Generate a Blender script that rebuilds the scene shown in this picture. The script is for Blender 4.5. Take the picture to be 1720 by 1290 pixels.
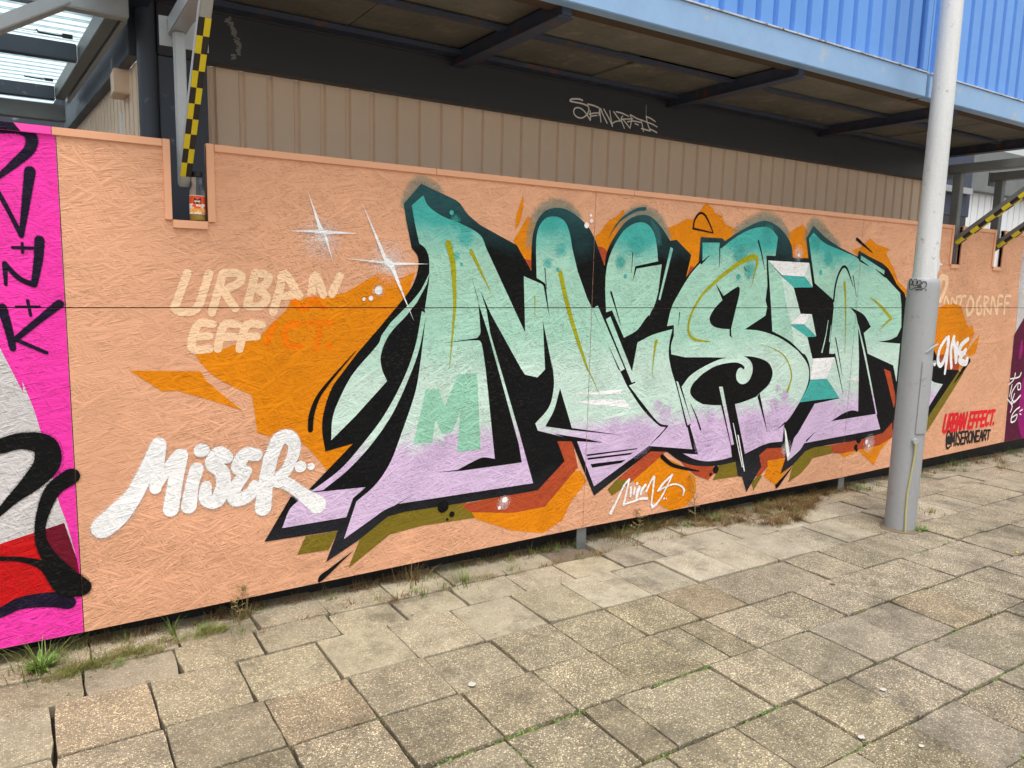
import bpy, bmesh, math, random
from mathutils import Vector, Matrix, noise, geometry
R = math.radians
random.seed(7)
sc = bpy.context.scene
for o in list(bpy.data.objects): bpy.data.objects.remove(o)

# ------------------------------------------------------------------ camera, sky, sun, exposure
cam = bpy.data.cameras.new('camera'); cam_ob = bpy.data.objects.new('camera', cam); sc.collection.objects.link(cam_ob)
cam.sensor_width = 36; cam.lens = 26.54; cam.clip_start = .05; cam.clip_end = 500
_y, _p, _r = R(32.498), R(8.060), R(1.468)
_f = Vector((math.sin(_y)*math.cos(_p), math.cos(_y)*math.cos(_p), -math.sin(_p)))
_x = Vector((math.cos(_y), -math.sin(_y), 0)); _u = _x.cross(_f)
_x2 = math.cos(_r)*_x + math.sin(_r)*_u; _u2 = -math.sin(_r)*_x + math.cos(_r)*_u
cam_ob.matrix_world = Matrix(((_x2.x,_u2.x,-_f.x,0),(_x2.y,_u2.y,-_f.y,-3.25),(_x2.z,_u2.z,-_f.z,1.5),(0,0,0,1)))
sc.camera = cam_ob
SUN_AZ, SUN_EL = R(208), R(70)          # azimuth clockwise from +y
w = bpy.data.worlds.new('World'); sc.world = w; w.use_nodes = True
nt = w.node_tree; nt.nodes.clear()
sky = nt.nodes.new('ShaderNodeTexSky'); sky.sky_type = 'NISHITA'; sky.sun_disc = False
sky.sun_elevation = SUN_EL; sky.sun_rotation = SUN_AZ; sky.air_density = 1.6; sky.dust_density = 5; sky.ozone_density = .6
hs = nt.nodes.new('ShaderNodeHueSaturation'); hs.inputs['Saturation'].default_value = .25
bg = nt.nodes.new('ShaderNodeBackground'); bg.inputs[1].default_value = .15
ow = nt.nodes.new('ShaderNodeOutputWorld')
nt.links.new(sky.outputs[0], hs.inputs['Color']); nt.links.new(hs.outputs[0], bg.inputs[0]); nt.links.new(bg.outputs[0], ow.inputs[0])
sun = bpy.data.lights.new('sun', 'SUN'); sun.energy = 1.4; sun.angle = R(24); sun.color = (1, .965, .92)
sun_ob = bpy.data.objects.new('sun', sun); sc.collection.objects.link(sun_ob)
_d = Vector((math.sin(SUN_AZ)*math.cos(SUN_EL), math.cos(SUN_AZ)*math.cos(SUN_EL), math.sin(SUN_EL)))
sun_ob.rotation_euler = _d.to_track_quat('Z', 'Y').to_euler(); sun_ob.location = (0, -8, 12)
vs = sc.view_settings; vs.view_transform = 'Standard'; vs.look = 'None'; vs.gamma = 1; vs.use_curve_mapping = False
vs.exposure = .47
sc.cycles.transparent_max_bounces = 32
sc.cycles.max_bounces = 6; sc.cycles.diffuse_bounces = 4; sc.cycles.glossy_bounces = 2

# ------------------------------------------------------------------ helpers
COL = sc.collection
def link(o, parent=None):
    COL.objects.link(o)
    if parent is not None: o.parent = parent
    return o
def tag(o, label=None, cat=None, group=None, kind=None):
    if label: o['label'] = label
    if cat: o['category'] = cat
    if group: o['group'] = group
    if kind: o['kind'] = kind
    return o
def empty(name, loc=(0,0,0)):
    o = bpy.data.objects.new(name, None); o.location = loc; o.empty_display_size = .1
    return link(o)
class MB:
    def __init__(s): s.v = []; s.f = []; s.m = []
    def add(s, vs_, fs, m=0):
        n = len(s.v); s.v += [tuple(v) for v in vs_]; s.f += [tuple(i+n for i in f) for f in fs]; s.m += [m]*len(fs)
    def box(s, x0, x1, y0, y1, z0, z1, m=0, M=None):
        v = [Vector((x,y,z)) for x in (x0,x1) for y in (y0,y1) for z in (z0,z1)]
        if M: v = [M @ a for a in v]
        s.add(v, [(0,1,3,2),(4,6,7,5),(0,4,5,1),(2,3,7,6),(0,2,6,4),(1,5,7,3)], m)
    def bar(s, a, b, wx, wz, up=(0,0,1), m=0, ext=0):
        a = Vector(a); b = Vector(b); d = (b-a).normalized(); a = a-d*ext; b = b+d*ext
        u = Vector(up); side = d.cross(u).normalized(); u2 = side.cross(d)
        v = [p + side*sx*wx/2 + u2*sz*wz/2 for p in (a,b) for sx in (-1,1) for sz in (-1,1)]
        s.add(v, [(0,1,3,2),(4,6,7,5),(0,4,5,1),(2,3,7,6),(0,2,6,4),(1,5,7,3)], m)
    def tube(s, pts, rad, n=10, m=0, cap=True):
        pts = [Vector(p) for p in pts]; rad = rad if isinstance(rad, (list,tuple)) else [rad]*len(pts); base = len(s.v); rings = []
        for i, p in enumerate(pts):
            d = (pts[min(i+1,len(pts)-1)]-pts[max(i-1,0)]).normalized()
            a = d.cross(Vector((0,0,1)) if abs(d.z) < .9 else Vector((1,0,0))).normalized(); b = d.cross(a)
            rings.append([p + (a*math.cos(t*2*math.pi/n)+b*math.sin(t*2*math.pi/n))*rad[i] for t in range(n)])
        fs = [(i*n+j, i*n+(j+1)%n, (i+1)*n+(j+1)%n, (i+1)*n+j) for i in range(len(pts)-1) for j in range(n)]
        if cap: fs += [tuple(range(n))[::-1], tuple((len(pts)-1)*n+j for j in range(n))]
        s.add([q for r in rings for q in r], fs, m)
    def lathe(s, prof, c=(0,0,0), n=24, m=0):
        k = len(prof)
        v = [(c[0]+r*math.cos(t*2*math.pi/n), c[1]+r*math.sin(t*2*math.pi/n), c[2]+z) for r, z in prof for t in range(n)]
        fs = [(i*n+j, i*n+(j+1)%n, (i+1)*n+(j+1)%n, (i+1)*n+j) for i in range(k-1) for j in range(n)]
        fs += [tuple(range(n))[::-1], tuple((k-1)*n+j for j in range(n))]
        s.add(v, fs, m)
    def build(s, name, mats, parent=None, smooth=False, bevel=0, origin=None):
        me = bpy.data.meshes.new(name)
        v = s.v if origin is None else [(a[0]-origin[0], a[1]-origin[1], a[2]-origin[2]) for a in s.v]
        me.from_pydata(v, [], s.f)
        for m in (mats if isinstance(mats, (list,tuple)) else [mats]): me.materials.append(m)
        me.polygons.foreach_set('material_index', s.m)
        bm = bmesh.new(); bm.from_mesh(me); bmesh.ops.recalc_face_normals(bm, faces=bm.faces)
        if bevel: bmesh.ops.bevel(bm, geom=[e for e in bm.edges if len(e.link_faces) == 2 and e.calc_face_angle() > .6], offset=bevel, segments=2, affect='EDGES', clamp_overlap=True)
        bm.to_mesh(me); bm.free()
        if smooth:
            me.polygons.foreach_set('use_smooth', [True]*len(me.polygons)); me.set_sharp_from_angle(angle=R(35))
        o = bpy.data.objects.new(name, me)
        if origin is not None: o.location = origin
        return link(o, parent)

# ------------------------------------------------------------------ materials
def new_mat(name):
    m = bpy.data.materials.new(name); m.use_nodes = True; t = m.node_tree; t.nodes.clear()
    o = t.nodes.new('ShaderNodeOutputMaterial'); b = t.nodes.new('ShaderNodeBsdfPrincipled'); t.links.new(b.outputs[0], o.inputs[0])
    return m, t, b, o
def node(t, typ, **kw):
    n = t.nodes.new(typ)
    for k, v in kw.items(): setattr(n, k, v)
    return n
def lk(t, a, b): t.links.new(a, b)
def math_n(t, op, a, b=None, c=None, clamp=False):
    n = node(t, 'ShaderNodeMath', operation=op); n.use_clamp = clamp
    for i, x in enumerate((a, b, c)):
        if x is None: continue
        if isinstance(x, (int,float)): n.inputs[i].default_value = x
        else: lk(t, x, n.inputs[i])
    return n.outputs[0]
def mixc(t, f, a, b, typ='MIX'):
    n = node(t, 'ShaderNodeMix', data_type='RGBA', blend_type=typ)
    for i, x in ((0,f),(6,a),(7,b)):
        if isinstance(x, (int,float)): n.inputs[i].default_value = x
        elif isinstance(x, tuple): n.inputs[i].default_value = (*x, 1) if len(x) == 3 else x
        else: lk(t, x, n.inputs[i])
    return n.outputs[2]
def noise_n(t, vec, scale, detail=4, rough=.55, dim='3D'):
    n = node(t, 'ShaderNodeTexNoise', noise_dimensions=dim); n.inputs['Scale'].default_value = scale; n.inputs['Detail'].default_value = detail; n.inputs['Roughness'].default_value = rough
    if vec is not None: lk(t, vec, n.inputs['Vector'])
    return n.outputs['Fac'], n.outputs['Color']
def ramp(t, f, stops, interp='LINEAR'):
    n = node(t, 'ShaderNodeValToRGB'); n.color_ramp.interpolation = interp
    e = n.color_ramp.elements
    while len(e) < len(stops): e.new(.5)
    for i, (p, c) in enumerate(stops):
        e[i].position = p; e[i].color = (c, c, c, 1) if isinstance(c, (int,float)) else (*c, 1)
    if f is not None: lk(t, f, n.inputs[0])
    return n.outputs[0]

# strand-board relief: layers of long flakes at different angles, the highest flake wins
def make_osb_group():
    g = bpy.data.node_groups.new('strand_board', 'ShaderNodeTree')
    for nm in ('Height', 'Dash', 'Tone'): g.interface.new_socket(nm, in_out='OUTPUT', socket_type='NodeSocketFloat')
    go = g.nodes.new('NodeGroupOutput'); t = g
    pos = node(t, 'ShaderNodeNewGeometry').outputs['Position']
    sp = node(t, 'ShaderNodeSeparateXYZ'); lk(t, pos, sp.inputs[0])
    cb = node(t, 'ShaderNodeCombineXYZ'); lk(t, sp.outputs[0], cb.inputs[0]); lk(t, sp.outputs[2], cb.inputs[1])
    _, nc = noise_n(t, cb.outputs[0], 9, 2, .5, '2D')
    off = node(t, 'ShaderNodeVectorMath', operation='SCALE'); lk(t, nc, off.inputs[0]); off.inputs['Scale'].default_value = .007
    p0 = node(t, 'ShaderNodeVectorMath', operation='ADD'); lk(t, cb.outputs[0], p0.inputs[0]); lk(t, off.outputs[0], p0.inputs[1])
    def flakes(ang, L, W, shift):
        mp = node(t, 'ShaderNodeMapping', vector_type='TEXTURE')      # inverse mapping: rotate, then stretch
        mp.inputs['Rotation'].default_value = (0, 0, R(ang)); mp.inputs['Scale'].default_value = (L, W, 1); mp.inputs['Location'].default_value = (shift, shift*.7, 0)
        lk(t, p0.outputs[0], mp.inputs['Vector'])
        v = node(t, 'ShaderNodeTexVoronoi', voronoi_dimensions='2D', feature='F1'); v.inputs['Scale'].default_value = 1; lk(t, mp.outputs[0], v.inputs['Vector'])
        s = node(t, 'ShaderNodeSeparateColor'); lk(t, v.outputs['Color'], s.inputs[0])
        return s.outputs[0], s.outputs[1], v.outputs['Distance']
    H = None
    for ang, L, W, sh in ((5,.15,.021,.3),(-27,.10,.012,1.7),(33,.12,.014,2.9),(-62,.08,.009,4.1),(12,.055,.006,6.6)):
        r1, r2, dist = flakes(ang, L, W, sh)
        keep = math_n(t, 'GREATER_THAN', r2, .45)
        crown = math_n(t, 'MULTIPLY_ADD', dist, -.35, r1)            # each flake slightly domed
        h = math_n(t, 'MULTIPLY', crown, keep)
        H = h if H is None else math_n(t, 'MAXIMUM', H, h)
    fine, _ = noise_n(t, cb.outputs[0], 260, 1, .6, '2D')
    mp = node(t, 'ShaderNodeMapping', vector_type='TEXTURE'); mp.inputs['Scale'].default_value = (.05,.0025,1); mp.inputs['Rotation'].default_value = (0,0,R(7)); lk(t, p0.outputs[0], mp.inputs['Vector'])
    grain, _ = noise_n(t, mp.outputs[0], 1, 2, .5, '2D')
    patch_, _ = noise_n(t, cb.outputs[0], 2.1, 3, .6, '2D')          # some areas lie flatter under thicker paint
    H = math_n(t, 'MULTIPLY', H, ramp(t, patch_, [(.30,.40),(.58,1.)]))
    hh = math_n(t, 'ADD', H, math_n(t, 'MULTIPLY', grain, .20)); hh = math_n(t, 'ADD', hh, math_n(t, 'MULTIPLY', fine, .05))
    # missed specks: short dark dashes in the hollows
    D = None
    for ang, L, W, sh in ((12,.026,.0034,.9),(-52,.020,.0030,3.3)):
        r1, r2, dist = flakes(ang, L, W, sh)
        d = math_n(t, 'MULTIPLY', math_n(t, 'GREATER_THAN', r2, .925), math_n(t, 'LESS_THAN', dist, .40))
        D = d if D is None else math_n(t, 'MAXIMUM', D, d)
    big, _ = noise_n(t, cb.outputs[0], 1.3, 2, .5, '2D')
    Dm = math_n(t, 'MULTIPLY', D, math_n(t, 'MULTIPLY_ADD', big, 1.6, -.3, clamp=True))
    tone, _ = noise_n(t, cb.outputs[0], 3.5, 4, .6, '2D')
    lk(t, hh, go.inputs['Height']); lk(t, Dm, go.inputs['Dash']); lk(t, math_n(t, 'ADD', tone, math_n(t, 'MULTIPLY', H, .25)), go.inputs['Tone'])
    return g
OSB = make_osb_group()
def lin(r, g, b):
    f = lambda c: ((c/255+.055)/1.055)**2.4 if c > 10 else c/255/12.92
    return (f(r), f(g), f(b))
def paint_mat(name, col, rough=.72, stops=None, soft=False, dash=(.10,.045,.02), dash_amt=.55):
    m, t, b, out = new_mat(name)
    g = node(t, 'ShaderNodeGroup'); g.node_tree = OSB
    if stops:
        sp = node(t, 'ShaderNodeSeparateXYZ'); pos = node(t, 'ShaderNodeNewGeometry').outputs['Position']; lk(t, pos, sp.inputs[0])
        n, _ = noise_n(t, pos, 5, 5, .65)
        z = math_n(t, 'MULTIPLY_ADD', math_n(t, 'SUBTRACT', n, .5), .28, sp.outputs[2])
        c = ramp(t, math_n(t, 'DIVIDE', z, 2.0), [(p/2, k) for p, k in stops])
    else: c = col
    bri = math_n(t, 'MULTIPLY_ADD', g.outputs['Tone'], .30, .82)
    cc = node(t, 'ShaderNodeCombineColor'); [lk(t, bri, cc.inputs[i]) for i in range(3)]
    c = mixc(t, 1., c, cc.outputs[0], 'MULTIPLY')
    c = mixc(t, math_n(t, 'MULTIPLY', g.outputs['Dash'], dash_amt), c, dash)
    lk(t, c, b.inputs['Base Color']); b.inputs['Roughness'].default_value = rough; b.inputs['Specular IOR Level'].default_value = .14
    bp = node(t, 'ShaderNodeBump'); bp.inputs['Strength'].default_value = 1.; bp.inputs['Distance'].default_value = .0072; lk(t, g.outputs['Height'], bp.inputs['Height']); lk(t, bp.outputs[0], b.inputs['Normal'])
    if soft:      # aerosol mist: tiny opaque droplets, thinning out towards the rim
        a = node(t, 'ShaderNodeAttribute', attribute_name='spray')
        sn = node(t, 'ShaderNodeVectorMath', operation='SNAP'); lk(t, node(t, 'ShaderNodeNewGeometry').outputs['Position'], sn.inputs[0]); sn.inputs[1].default_value = (.0011,.5,.0011)
        wn = node(t, 'ShaderNodeTexWhiteNoise', noise_dimensions='3D'); lk(t, sn.outputs[0], wn.inputs['Vector'])
        al = math_n(t, 'LESS_THAN', wn.outputs['Value'], a.outputs['Fac'])
        tr = node(t, 'ShaderNodeBsdfTransparent'); mx = node(t, 'ShaderNodeMixShader'); lk(t, al, mx.inputs[0]); lk(t, tr.outputs[0], mx.inputs[1]); lk(t, b.outputs[0], mx.inputs[2]); lk(t, mx.outputs[0], out.inputs[0])
    return m
TEALC, MINT, PALE, LAV = lin(74,180,172), lin(168,214,194), lin(204,230,218), lin(216,190,225)
PC = dict(pink=lin(244,60,172), ltgrey=lin(206,202,202), red=lin(196,20,24), maroon=lin(112,18,40), maroon2=lin(92,28,56), navy=lin(28,20,42), black=lin(14,14,15), magenta=lin(150,28,110),
  white=lin(246,246,247), orange=lin(228,136,12), rust=lin(178,76,44), olive=lin(126,110,34), mint2=lin(152,208,182), lime=lin(168,168,24), pale=PALE, teal=TEALC, dkteal=lin(42,88,94), dkteal2=lin(104,152,142),
  ltteal=lin(70,130,128), lav=LAV, orangehot=lin(255,128,0), ghost=lin(252,212,172), redpaint=lin(232,40,52), charcoal=lin(44,42,44), taggrey=lin(240,234,226), peach=lin(227,170,135))
PM = {}
def pmat(key, soft=False):
    k = (key, soft)
    if k not in PM:
        dark = key in ('black','navy','charcoal','outline')
        kw = dict(dash=(.07,.07,.07), dash_amt=.40) if dark else {}
        if key == 'fill': PM[k] = paint_mat('letter_fill_paint', None, stops=[(.45,LAV),(.64,LAV),(.76,PALE),(1.0,PALE),(1.2,MINT),(1.58,MINT),(1.74,TEALC),(2.0,TEALC)], soft=soft)
        elif key == 'outline': PM[k] = paint_mat('letter_outline_paint', None, stops=[(.30,lin(38,38,44)),(.48,lin(16,16,18)),(1.60,lin(14,14,15)),(1.86,lin(44,84,88))], soft=soft, **kw)
        else: PM[k] = paint_mat(key+('_spray' if soft else '')+'_paint', PC[key], soft=soft, **kw)
    return PM[k]

def metal_mat(name, col, rough=.5, metal=0., var=.25, scale=6, rust=0., bump=.1, streak=False, rustc=(.16,.06,.025)):
    m, t, b, out = new_mat(name)
    tc = node(t, 'ShaderNodeTexCoord').outputs['Object'] if False else node(t, 'ShaderNodeNewGeometry').outputs['Position']
    if streak:
        mp = node(t, 'ShaderNodeMapping'); mp.inputs['Scale'].default_value = (1,1,.12); lk(t, tc, mp.inputs['Vector']); v = mp.outputs[0]
    else: v = tc
    n, _ = noise_n(t, v, scale, 6, .65); n2, _ = noise_n(t, tc, scale*9, 4, .7)
    f = math_n(t, 'MULTIPLY_ADD', n, 2*var, 1-var); f = math_n(t, 'MULTIPLY', f, math_n(t, 'MULTIPLY_ADD', n2, var*.8, 1-var*.4))
    cc = node(t, 'ShaderNodeCombineColor'); [lk(t, f, cc.inputs[i]) for i in range(3)]
    c = mixc(t, 1., col, cc.outputs[0], 'MULTIPLY')
    if rust:
        r, _ = noise_n(t, tc, scale*2.3, 8, .7); rm = ramp(t, r, [(.62-rust*.3,0.),(.72-rust*.2,1.)])
        c = mixc(t, rm, c, rustc)
    lk(t, c, b.inputs['Base Color']); b.inputs['Metallic'].default_value = metal
    lk(t, math_n(t, 'MULTIPLY_ADD', n, .3, rough-.15, clamp=True), b.inputs['Roughness'])
    bp = node(t, 'ShaderNodeBump'); bp.inputs['Strength'].default_value = bump; bp.inputs['Distance'].default_value = .01; lk(t, n2, bp.inputs['Height']); lk(t, bp.outputs[0], b.inputs['Normal'])
    return m
M = dict(
  beige=metal_mat('beige_cladding', lin(240,214,188), .55, var=.10, scale=1.5, bump=.02, streak=True),
  charcoal=metal_mat('charcoal_steel', lin(54,55,60), .55, var=.25, scale=2.5, bump=.05),
  slate=metal_mat('slate_steel', lin(64,72,84), .5, var=.25, scale=3, bump=.05, rust=.05, rustc=(.3,.3,.3)),
  blue=metal_mat('blue_cladding', lin(98,150,220), .42, var=.22, scale=1.6, bump=.02, streak=True),
  bluefascia=metal_mat('blue_fascia', lin(136,170,208), .45, var=.22, scale=2.2, bump=.04, rust=.14, streak=False, rustc=(.42,.45,.46)),
  bluetrim=metal_mat('pale_trim', lin(190,198,206), .5, var=.3, scale=9, rust=.35),
  darkblue=metal_mat('dark_blue_steel', lin(58,66,86), .55, var=.3, scale=4, rust=.25, bump=.1),
  ply=metal_mat('weathered_ply', lin(112,107,96), .85, var=.70, scale=2.6, bump=.3, rust=.16, rustc=(.27,.235,.18)),
  galv=metal_mat('galvanised_steel', lin(172,176,178), .42, metal=.35, var=.22, scale=5, bump=.05),
  galvdull=metal_mat('dull_galvanised_steel', lin(120,124,124), .5, metal=.3, var=.3, scale=5, bump=.05),
  post=metal_mat('grey_post_paint', lin(152,154,157), .5, var=.20, scale=4, bump=.10, rust=.04, rustc=(.20,.19,.17), streak=True),
  postbare=metal_mat('weathered_post_metal', lin(208,210,211), .5, metal=.1, var=.34, scale=9, bump=.14, rust=.05, rustc=(.30,.27,.23), streak=True),
  peachtrim=metal_mat('peach_trim_paint', lin(226,167,130), .55, var=.06, scale=4, bump=.02),
  pinktrim=metal_mat('pink_trim_paint', lin(244,70,176), .55, var=.06, scale=4, bump=.02),
  white=metal_mat('white_cladding', lin(226,228,230), .5, var=.06, scale=2, bump=.01),
  rubber=metal_mat('black_plastic', lin(26,26,28), .6, var=.2, scale=9, bump=.05),
  timber=metal_mat('dark_timber', lin(74,54,38), .85, var=.4, scale=7, bump=.3),
  gum=metal_mat('dried_gum', lin(186,182,172), .8, var=.3, scale=40, bump=.2),
  rustwood=metal_mat('orange_brown_timber', lin(150,92,56), .8, var=.4, scale=6, bump=.2),
  block=metal_mat('grey_block', lin(128,126,122), .9, var=.3, scale=12, bump=.3),
  cable=metal_mat('earth_cable', lin(176,172,120), .55, var=.15, scale=10, bump=.02),
  yellow=metal_mat('yellow_tape', lin(226,206,30), .5, var=.08, scale=12, bump=.02),
  tapeblack=metal_mat('black_tape', lin(34,32,34), .5, var=.1, scale=12, bump=.02))

def slab_mat():
    m, t, b, out = new_mat('exposed_aggregate_slab')
    pos = node(t, 'ShaderNodeNewGeometry').outputs['Position']; oi = node(t, 'ShaderNodeObjectInfo')
    v = node(t, 'ShaderNodeTexVoronoi', feature='F1'); v.inputs['Scale'].default_value = 190; lk(t, pos, v.inputs['Vector'])
    s = node(t, 'ShaderNodeSeparateColor'); lk(t, v.outputs['Color'], s.inputs[0])
    stone = ramp(t, s.outputs[0], [(0,lin(74,64,50)),(.28,lin(122,107,84)),(.55,lin(160,142,112)),(.8,lin(204,186,150)),(1,lin(250,240,214))])
    grout, gc = noise_n(t, pos, 45, 5, .7)
    fg, _ = noise_n(t, pos, 320, 2, .7); cem = mixc(t, math_n(t, 'MULTIPLY_ADD', fg, .6, math_n(t, 'MULTIPLY_ADD', grout, .8, -.2), clamp=True), lin(76,70,61), lin(176,166,147))
    mask = math_n(t, 'MULTIPLY', math_n(t, 'LESS_THAN', v.outputs['Distance'], .50), math_n(t, 'GREATER_THAN', s.outputs[1], .10))
    c = mixc(t, math_n(t, 'MULTIPLY', mask, math_n(t, 'MULTIPLY_ADD', oi.outputs['Random'], .45, .55)), cem, stone)
    big, _ = noise_n(t, pos, 4.5, 6, .65)
    c = mixc(t, 1., c, ramp(t, big, [(.28,.50),(.48,.92),(.72,1.22)]), 'MULTIPLY')
    # dusty, worn slabs: alpha of the object's colour says how much dust lies on it
    dn, _ = noise_n(t, pos, 7, 5, .6)
    dust = math_n(t, 'MULTIPLY', oi.outputs['Alpha'], ramp(t, dn, [(.3,.35),(.6,1.)]))
    c = mixc(t, dust, c, lin(192,184,166))
    st, _ = noise_n(t, pos, 2.2, 7, .7); c = mixc(t, ramp(t, st, [(.53,0.),(.66,.60)]), c, lin(78,73,64))
    sp, _ = noise_n(t, pos, 38, 2, .5); c = mixc(t, ramp(t, sp, [(.70,0.),(.74,.6)]), c, lin(58,54,48))
    c = mixc(t, 1., c, oi.outputs['Color'], 'MULTIPLY')
    lk(t, c, b.inputs['Base Color']); b.inputs['Roughness'].default_value = .85; b.inputs['Specular IOR Level'].default_value = .25
    h = math_n(t, 'MULTIPLY_ADD', mask, .5, math_n(t, 'MULTIPLY', grout, .8))
    bp = node(t, 'ShaderNodeBump'); bp.inputs['Strength'].default_value = .5; bp.inputs['Distance'].default_value = .003; lk(t, h, bp.inputs['Height']); lk(t, bp.outputs[0], b.inputs['Normal'])
    return m
M['slab'] = slab_mat()
def soil_mat():
    m, t, b, out = new_mat('dark_soil'); pos = node(t, 'ShaderNodeNewGeometry').outputs['Position']
    n, _ = noise_n(t, pos, 3, 8, .7); n2, _ = noise_n(t, pos, 40, 5, .7)
    c = mixc(t, n2, lin(22,18,14), lin(58,48,38)); c = mixc(t, ramp(t, n, [(.5,0.),(.7,.5)]), c, lin(60,66,34))
    lk(t, c, b.inputs['Base Color']); b.inputs['Roughness'].default_value = .95
    bp = node(t, 'ShaderNodeBump'); bp.inputs['Strength'].default_value = .8; bp.inputs['Distance'].default_value = .01; lk(t, n2, bp.inputs['Height']); lk(t, bp.outputs[0], b.inputs['Normal'])
    return m
M['street'] = metal_mat('worn_concrete_street', lin(160,154,142), .9, var=.3, scale=3, bump=.2); M['soil'] = soil_mat(); M['dirt'] = metal_mat('sandy_dirt', lin(112,100,84), .95, var=.5, scale=14, bump=.6)
def leaf_mat(name, a, b_):
    m, t, b, out = new_mat(name); oi = node(t, 'ShaderNodeNewGeometry')
    n, _ = noise_n(t, oi.outputs['Position'], 60, 2, .6)
    lk(t, mixc(t, ramp(t, n, [(.3,0.),(.7,1.)]), a, b_), b.inputs['Base Color']); b.inputs['Roughness'].default_value = .6
    tl = node(t, 'ShaderNodeBsdfTranslucent'); lk(t, mixc(t, n, a, b_), tl.inputs[0]); mx = node(t, 'ShaderNodeMixShader'); mx.inputs[0].default_value = .25
    lk(t, b.outputs[0], mx.inputs[1]); lk(t, tl.outputs[0], mx.inputs[2]); lk(t, mx.outputs[0], out.inputs[0])
    return m
M['grass'] = leaf_mat('green_blades', lin(84,112,48), lin(132,152,70))
M['dry'] = leaf_mat('dry_grass', lin(132,112,76), lin(176,156,112))
M['brown'] = leaf_mat('brown_dead_grass', lin(104,78,50), lin(142,108,70))
M['moss'] = leaf_mat('moss_green', lin(84,96,28), lin(130,132,52))
M['yleaf'] = leaf_mat('yellow_leaf', lin(190,160,70), lin(214,190,100))
M['leaf'] = leaf_mat('broad_leaf', lin(78,128,44), lin(150,186,90))

# ------------------------------------------------------------------ ground and pavement
g = MB(); g.add([(-80,-80,-.05),(80,-80,-.05),(80,80,-.05),(-80,80,-.05)], [(0,1,2,3)])
tag(g.build('ground', M['soil']), kind='structure')
g = MB(); g.add([(-40,-60,-.03),(60,-60,-.03),(60,-2.88,-.03),(-40,-2.88,-.03)], [(0,1,2,3)])
tag(g.build('street', M['street']), kind='structure')
g = MB(); g.add([(-40,.26,-.02),(60,.26,-.02),(60,.775,-.02),(-40,.775,-.02)], [(0,1,2,3)])
tag(g.build('yard_strip', M['street']), kind='structure')
pav = empty('pavement', (2,-1.2,0)); tag(pav, kind='structure')
CAM = Vector((0,-3.25,1.5)); INV = cam_ob.matrix_world.inverted()
def seen(p, mx=.35, my=.35):
    q = INV @ Vector(p)
    if q.z > -.3: return False
    f = 26.54/36
    return abs(q.x/-q.z*f) < .5+mx and abs(q.y/-q.z*f) < .375+my
ROWS = [.78,.46,.15,-.15,-.37,-.71,-1.01,-1.32,-1.65,-1.95,-2.25,-2.56,-2.87]
OFFS = [.11,.27,.13,.10,-.01,.0,.005,.01,.10,.02,-.02,.05]
rs = random.Random(21)
def slab(cx, cy, sx, sy, tone, dust, z, tilt, name='paving_slab'):
    n = 4; pts = []
    cor = [(-sx/2,-sy/2),(sx/2,-sy/2),(sx/2,sy/2),(-sx/2,sy/2)]
    for i in range(4):
        a = cor[i]; b = cor[(i+1)%4]
        for k in range(n):
            u = k/n; j = rs.uniform(-.0028,.0028) if k else 0
            x = a[0]+(b[0]-a[0])*u; y = a[1]+(b[1]-a[1])*u
            if k == 0:                                       # knocked corner
                c = rs.choice((.001,.001,.002,.006)) ; x *= 1-c/abs(sx)*2; y *= 1-c/abs(sy)*2
            nx, ny = (b[1]-a[1], a[0]-b[0]); L = math.hypot(nx, ny)
            pts.append((x+nx/L*j, y+ny/L*j))
    N = len(pts); v = []
    for (x, y) in pts: v.append((x*.993, y*.993, 0))
    for (x, y) in pts: v.append((x, y, -.0025-rs.uniform(0,.0015)))
    for (x, y) in pts: v.append((x, y, -.07))
    f = [tuple(range(N))] + [(i, i+N, (i+1)%N+N, (i+1)%N) for i in range(N)] + [(i+N, i+2*N, (i+1)%N+2*N, (i+1)%N+N) for i in range(N)]
    b = MB(); b.add(v, f); o = b.build(name, M['slab'])
    o.location = (cx-2, cy+1.2, z); o.rotation_euler = tilt; o.parent = pav
    o.color = (*tone, dust)
    return o
SLABS = []
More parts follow.
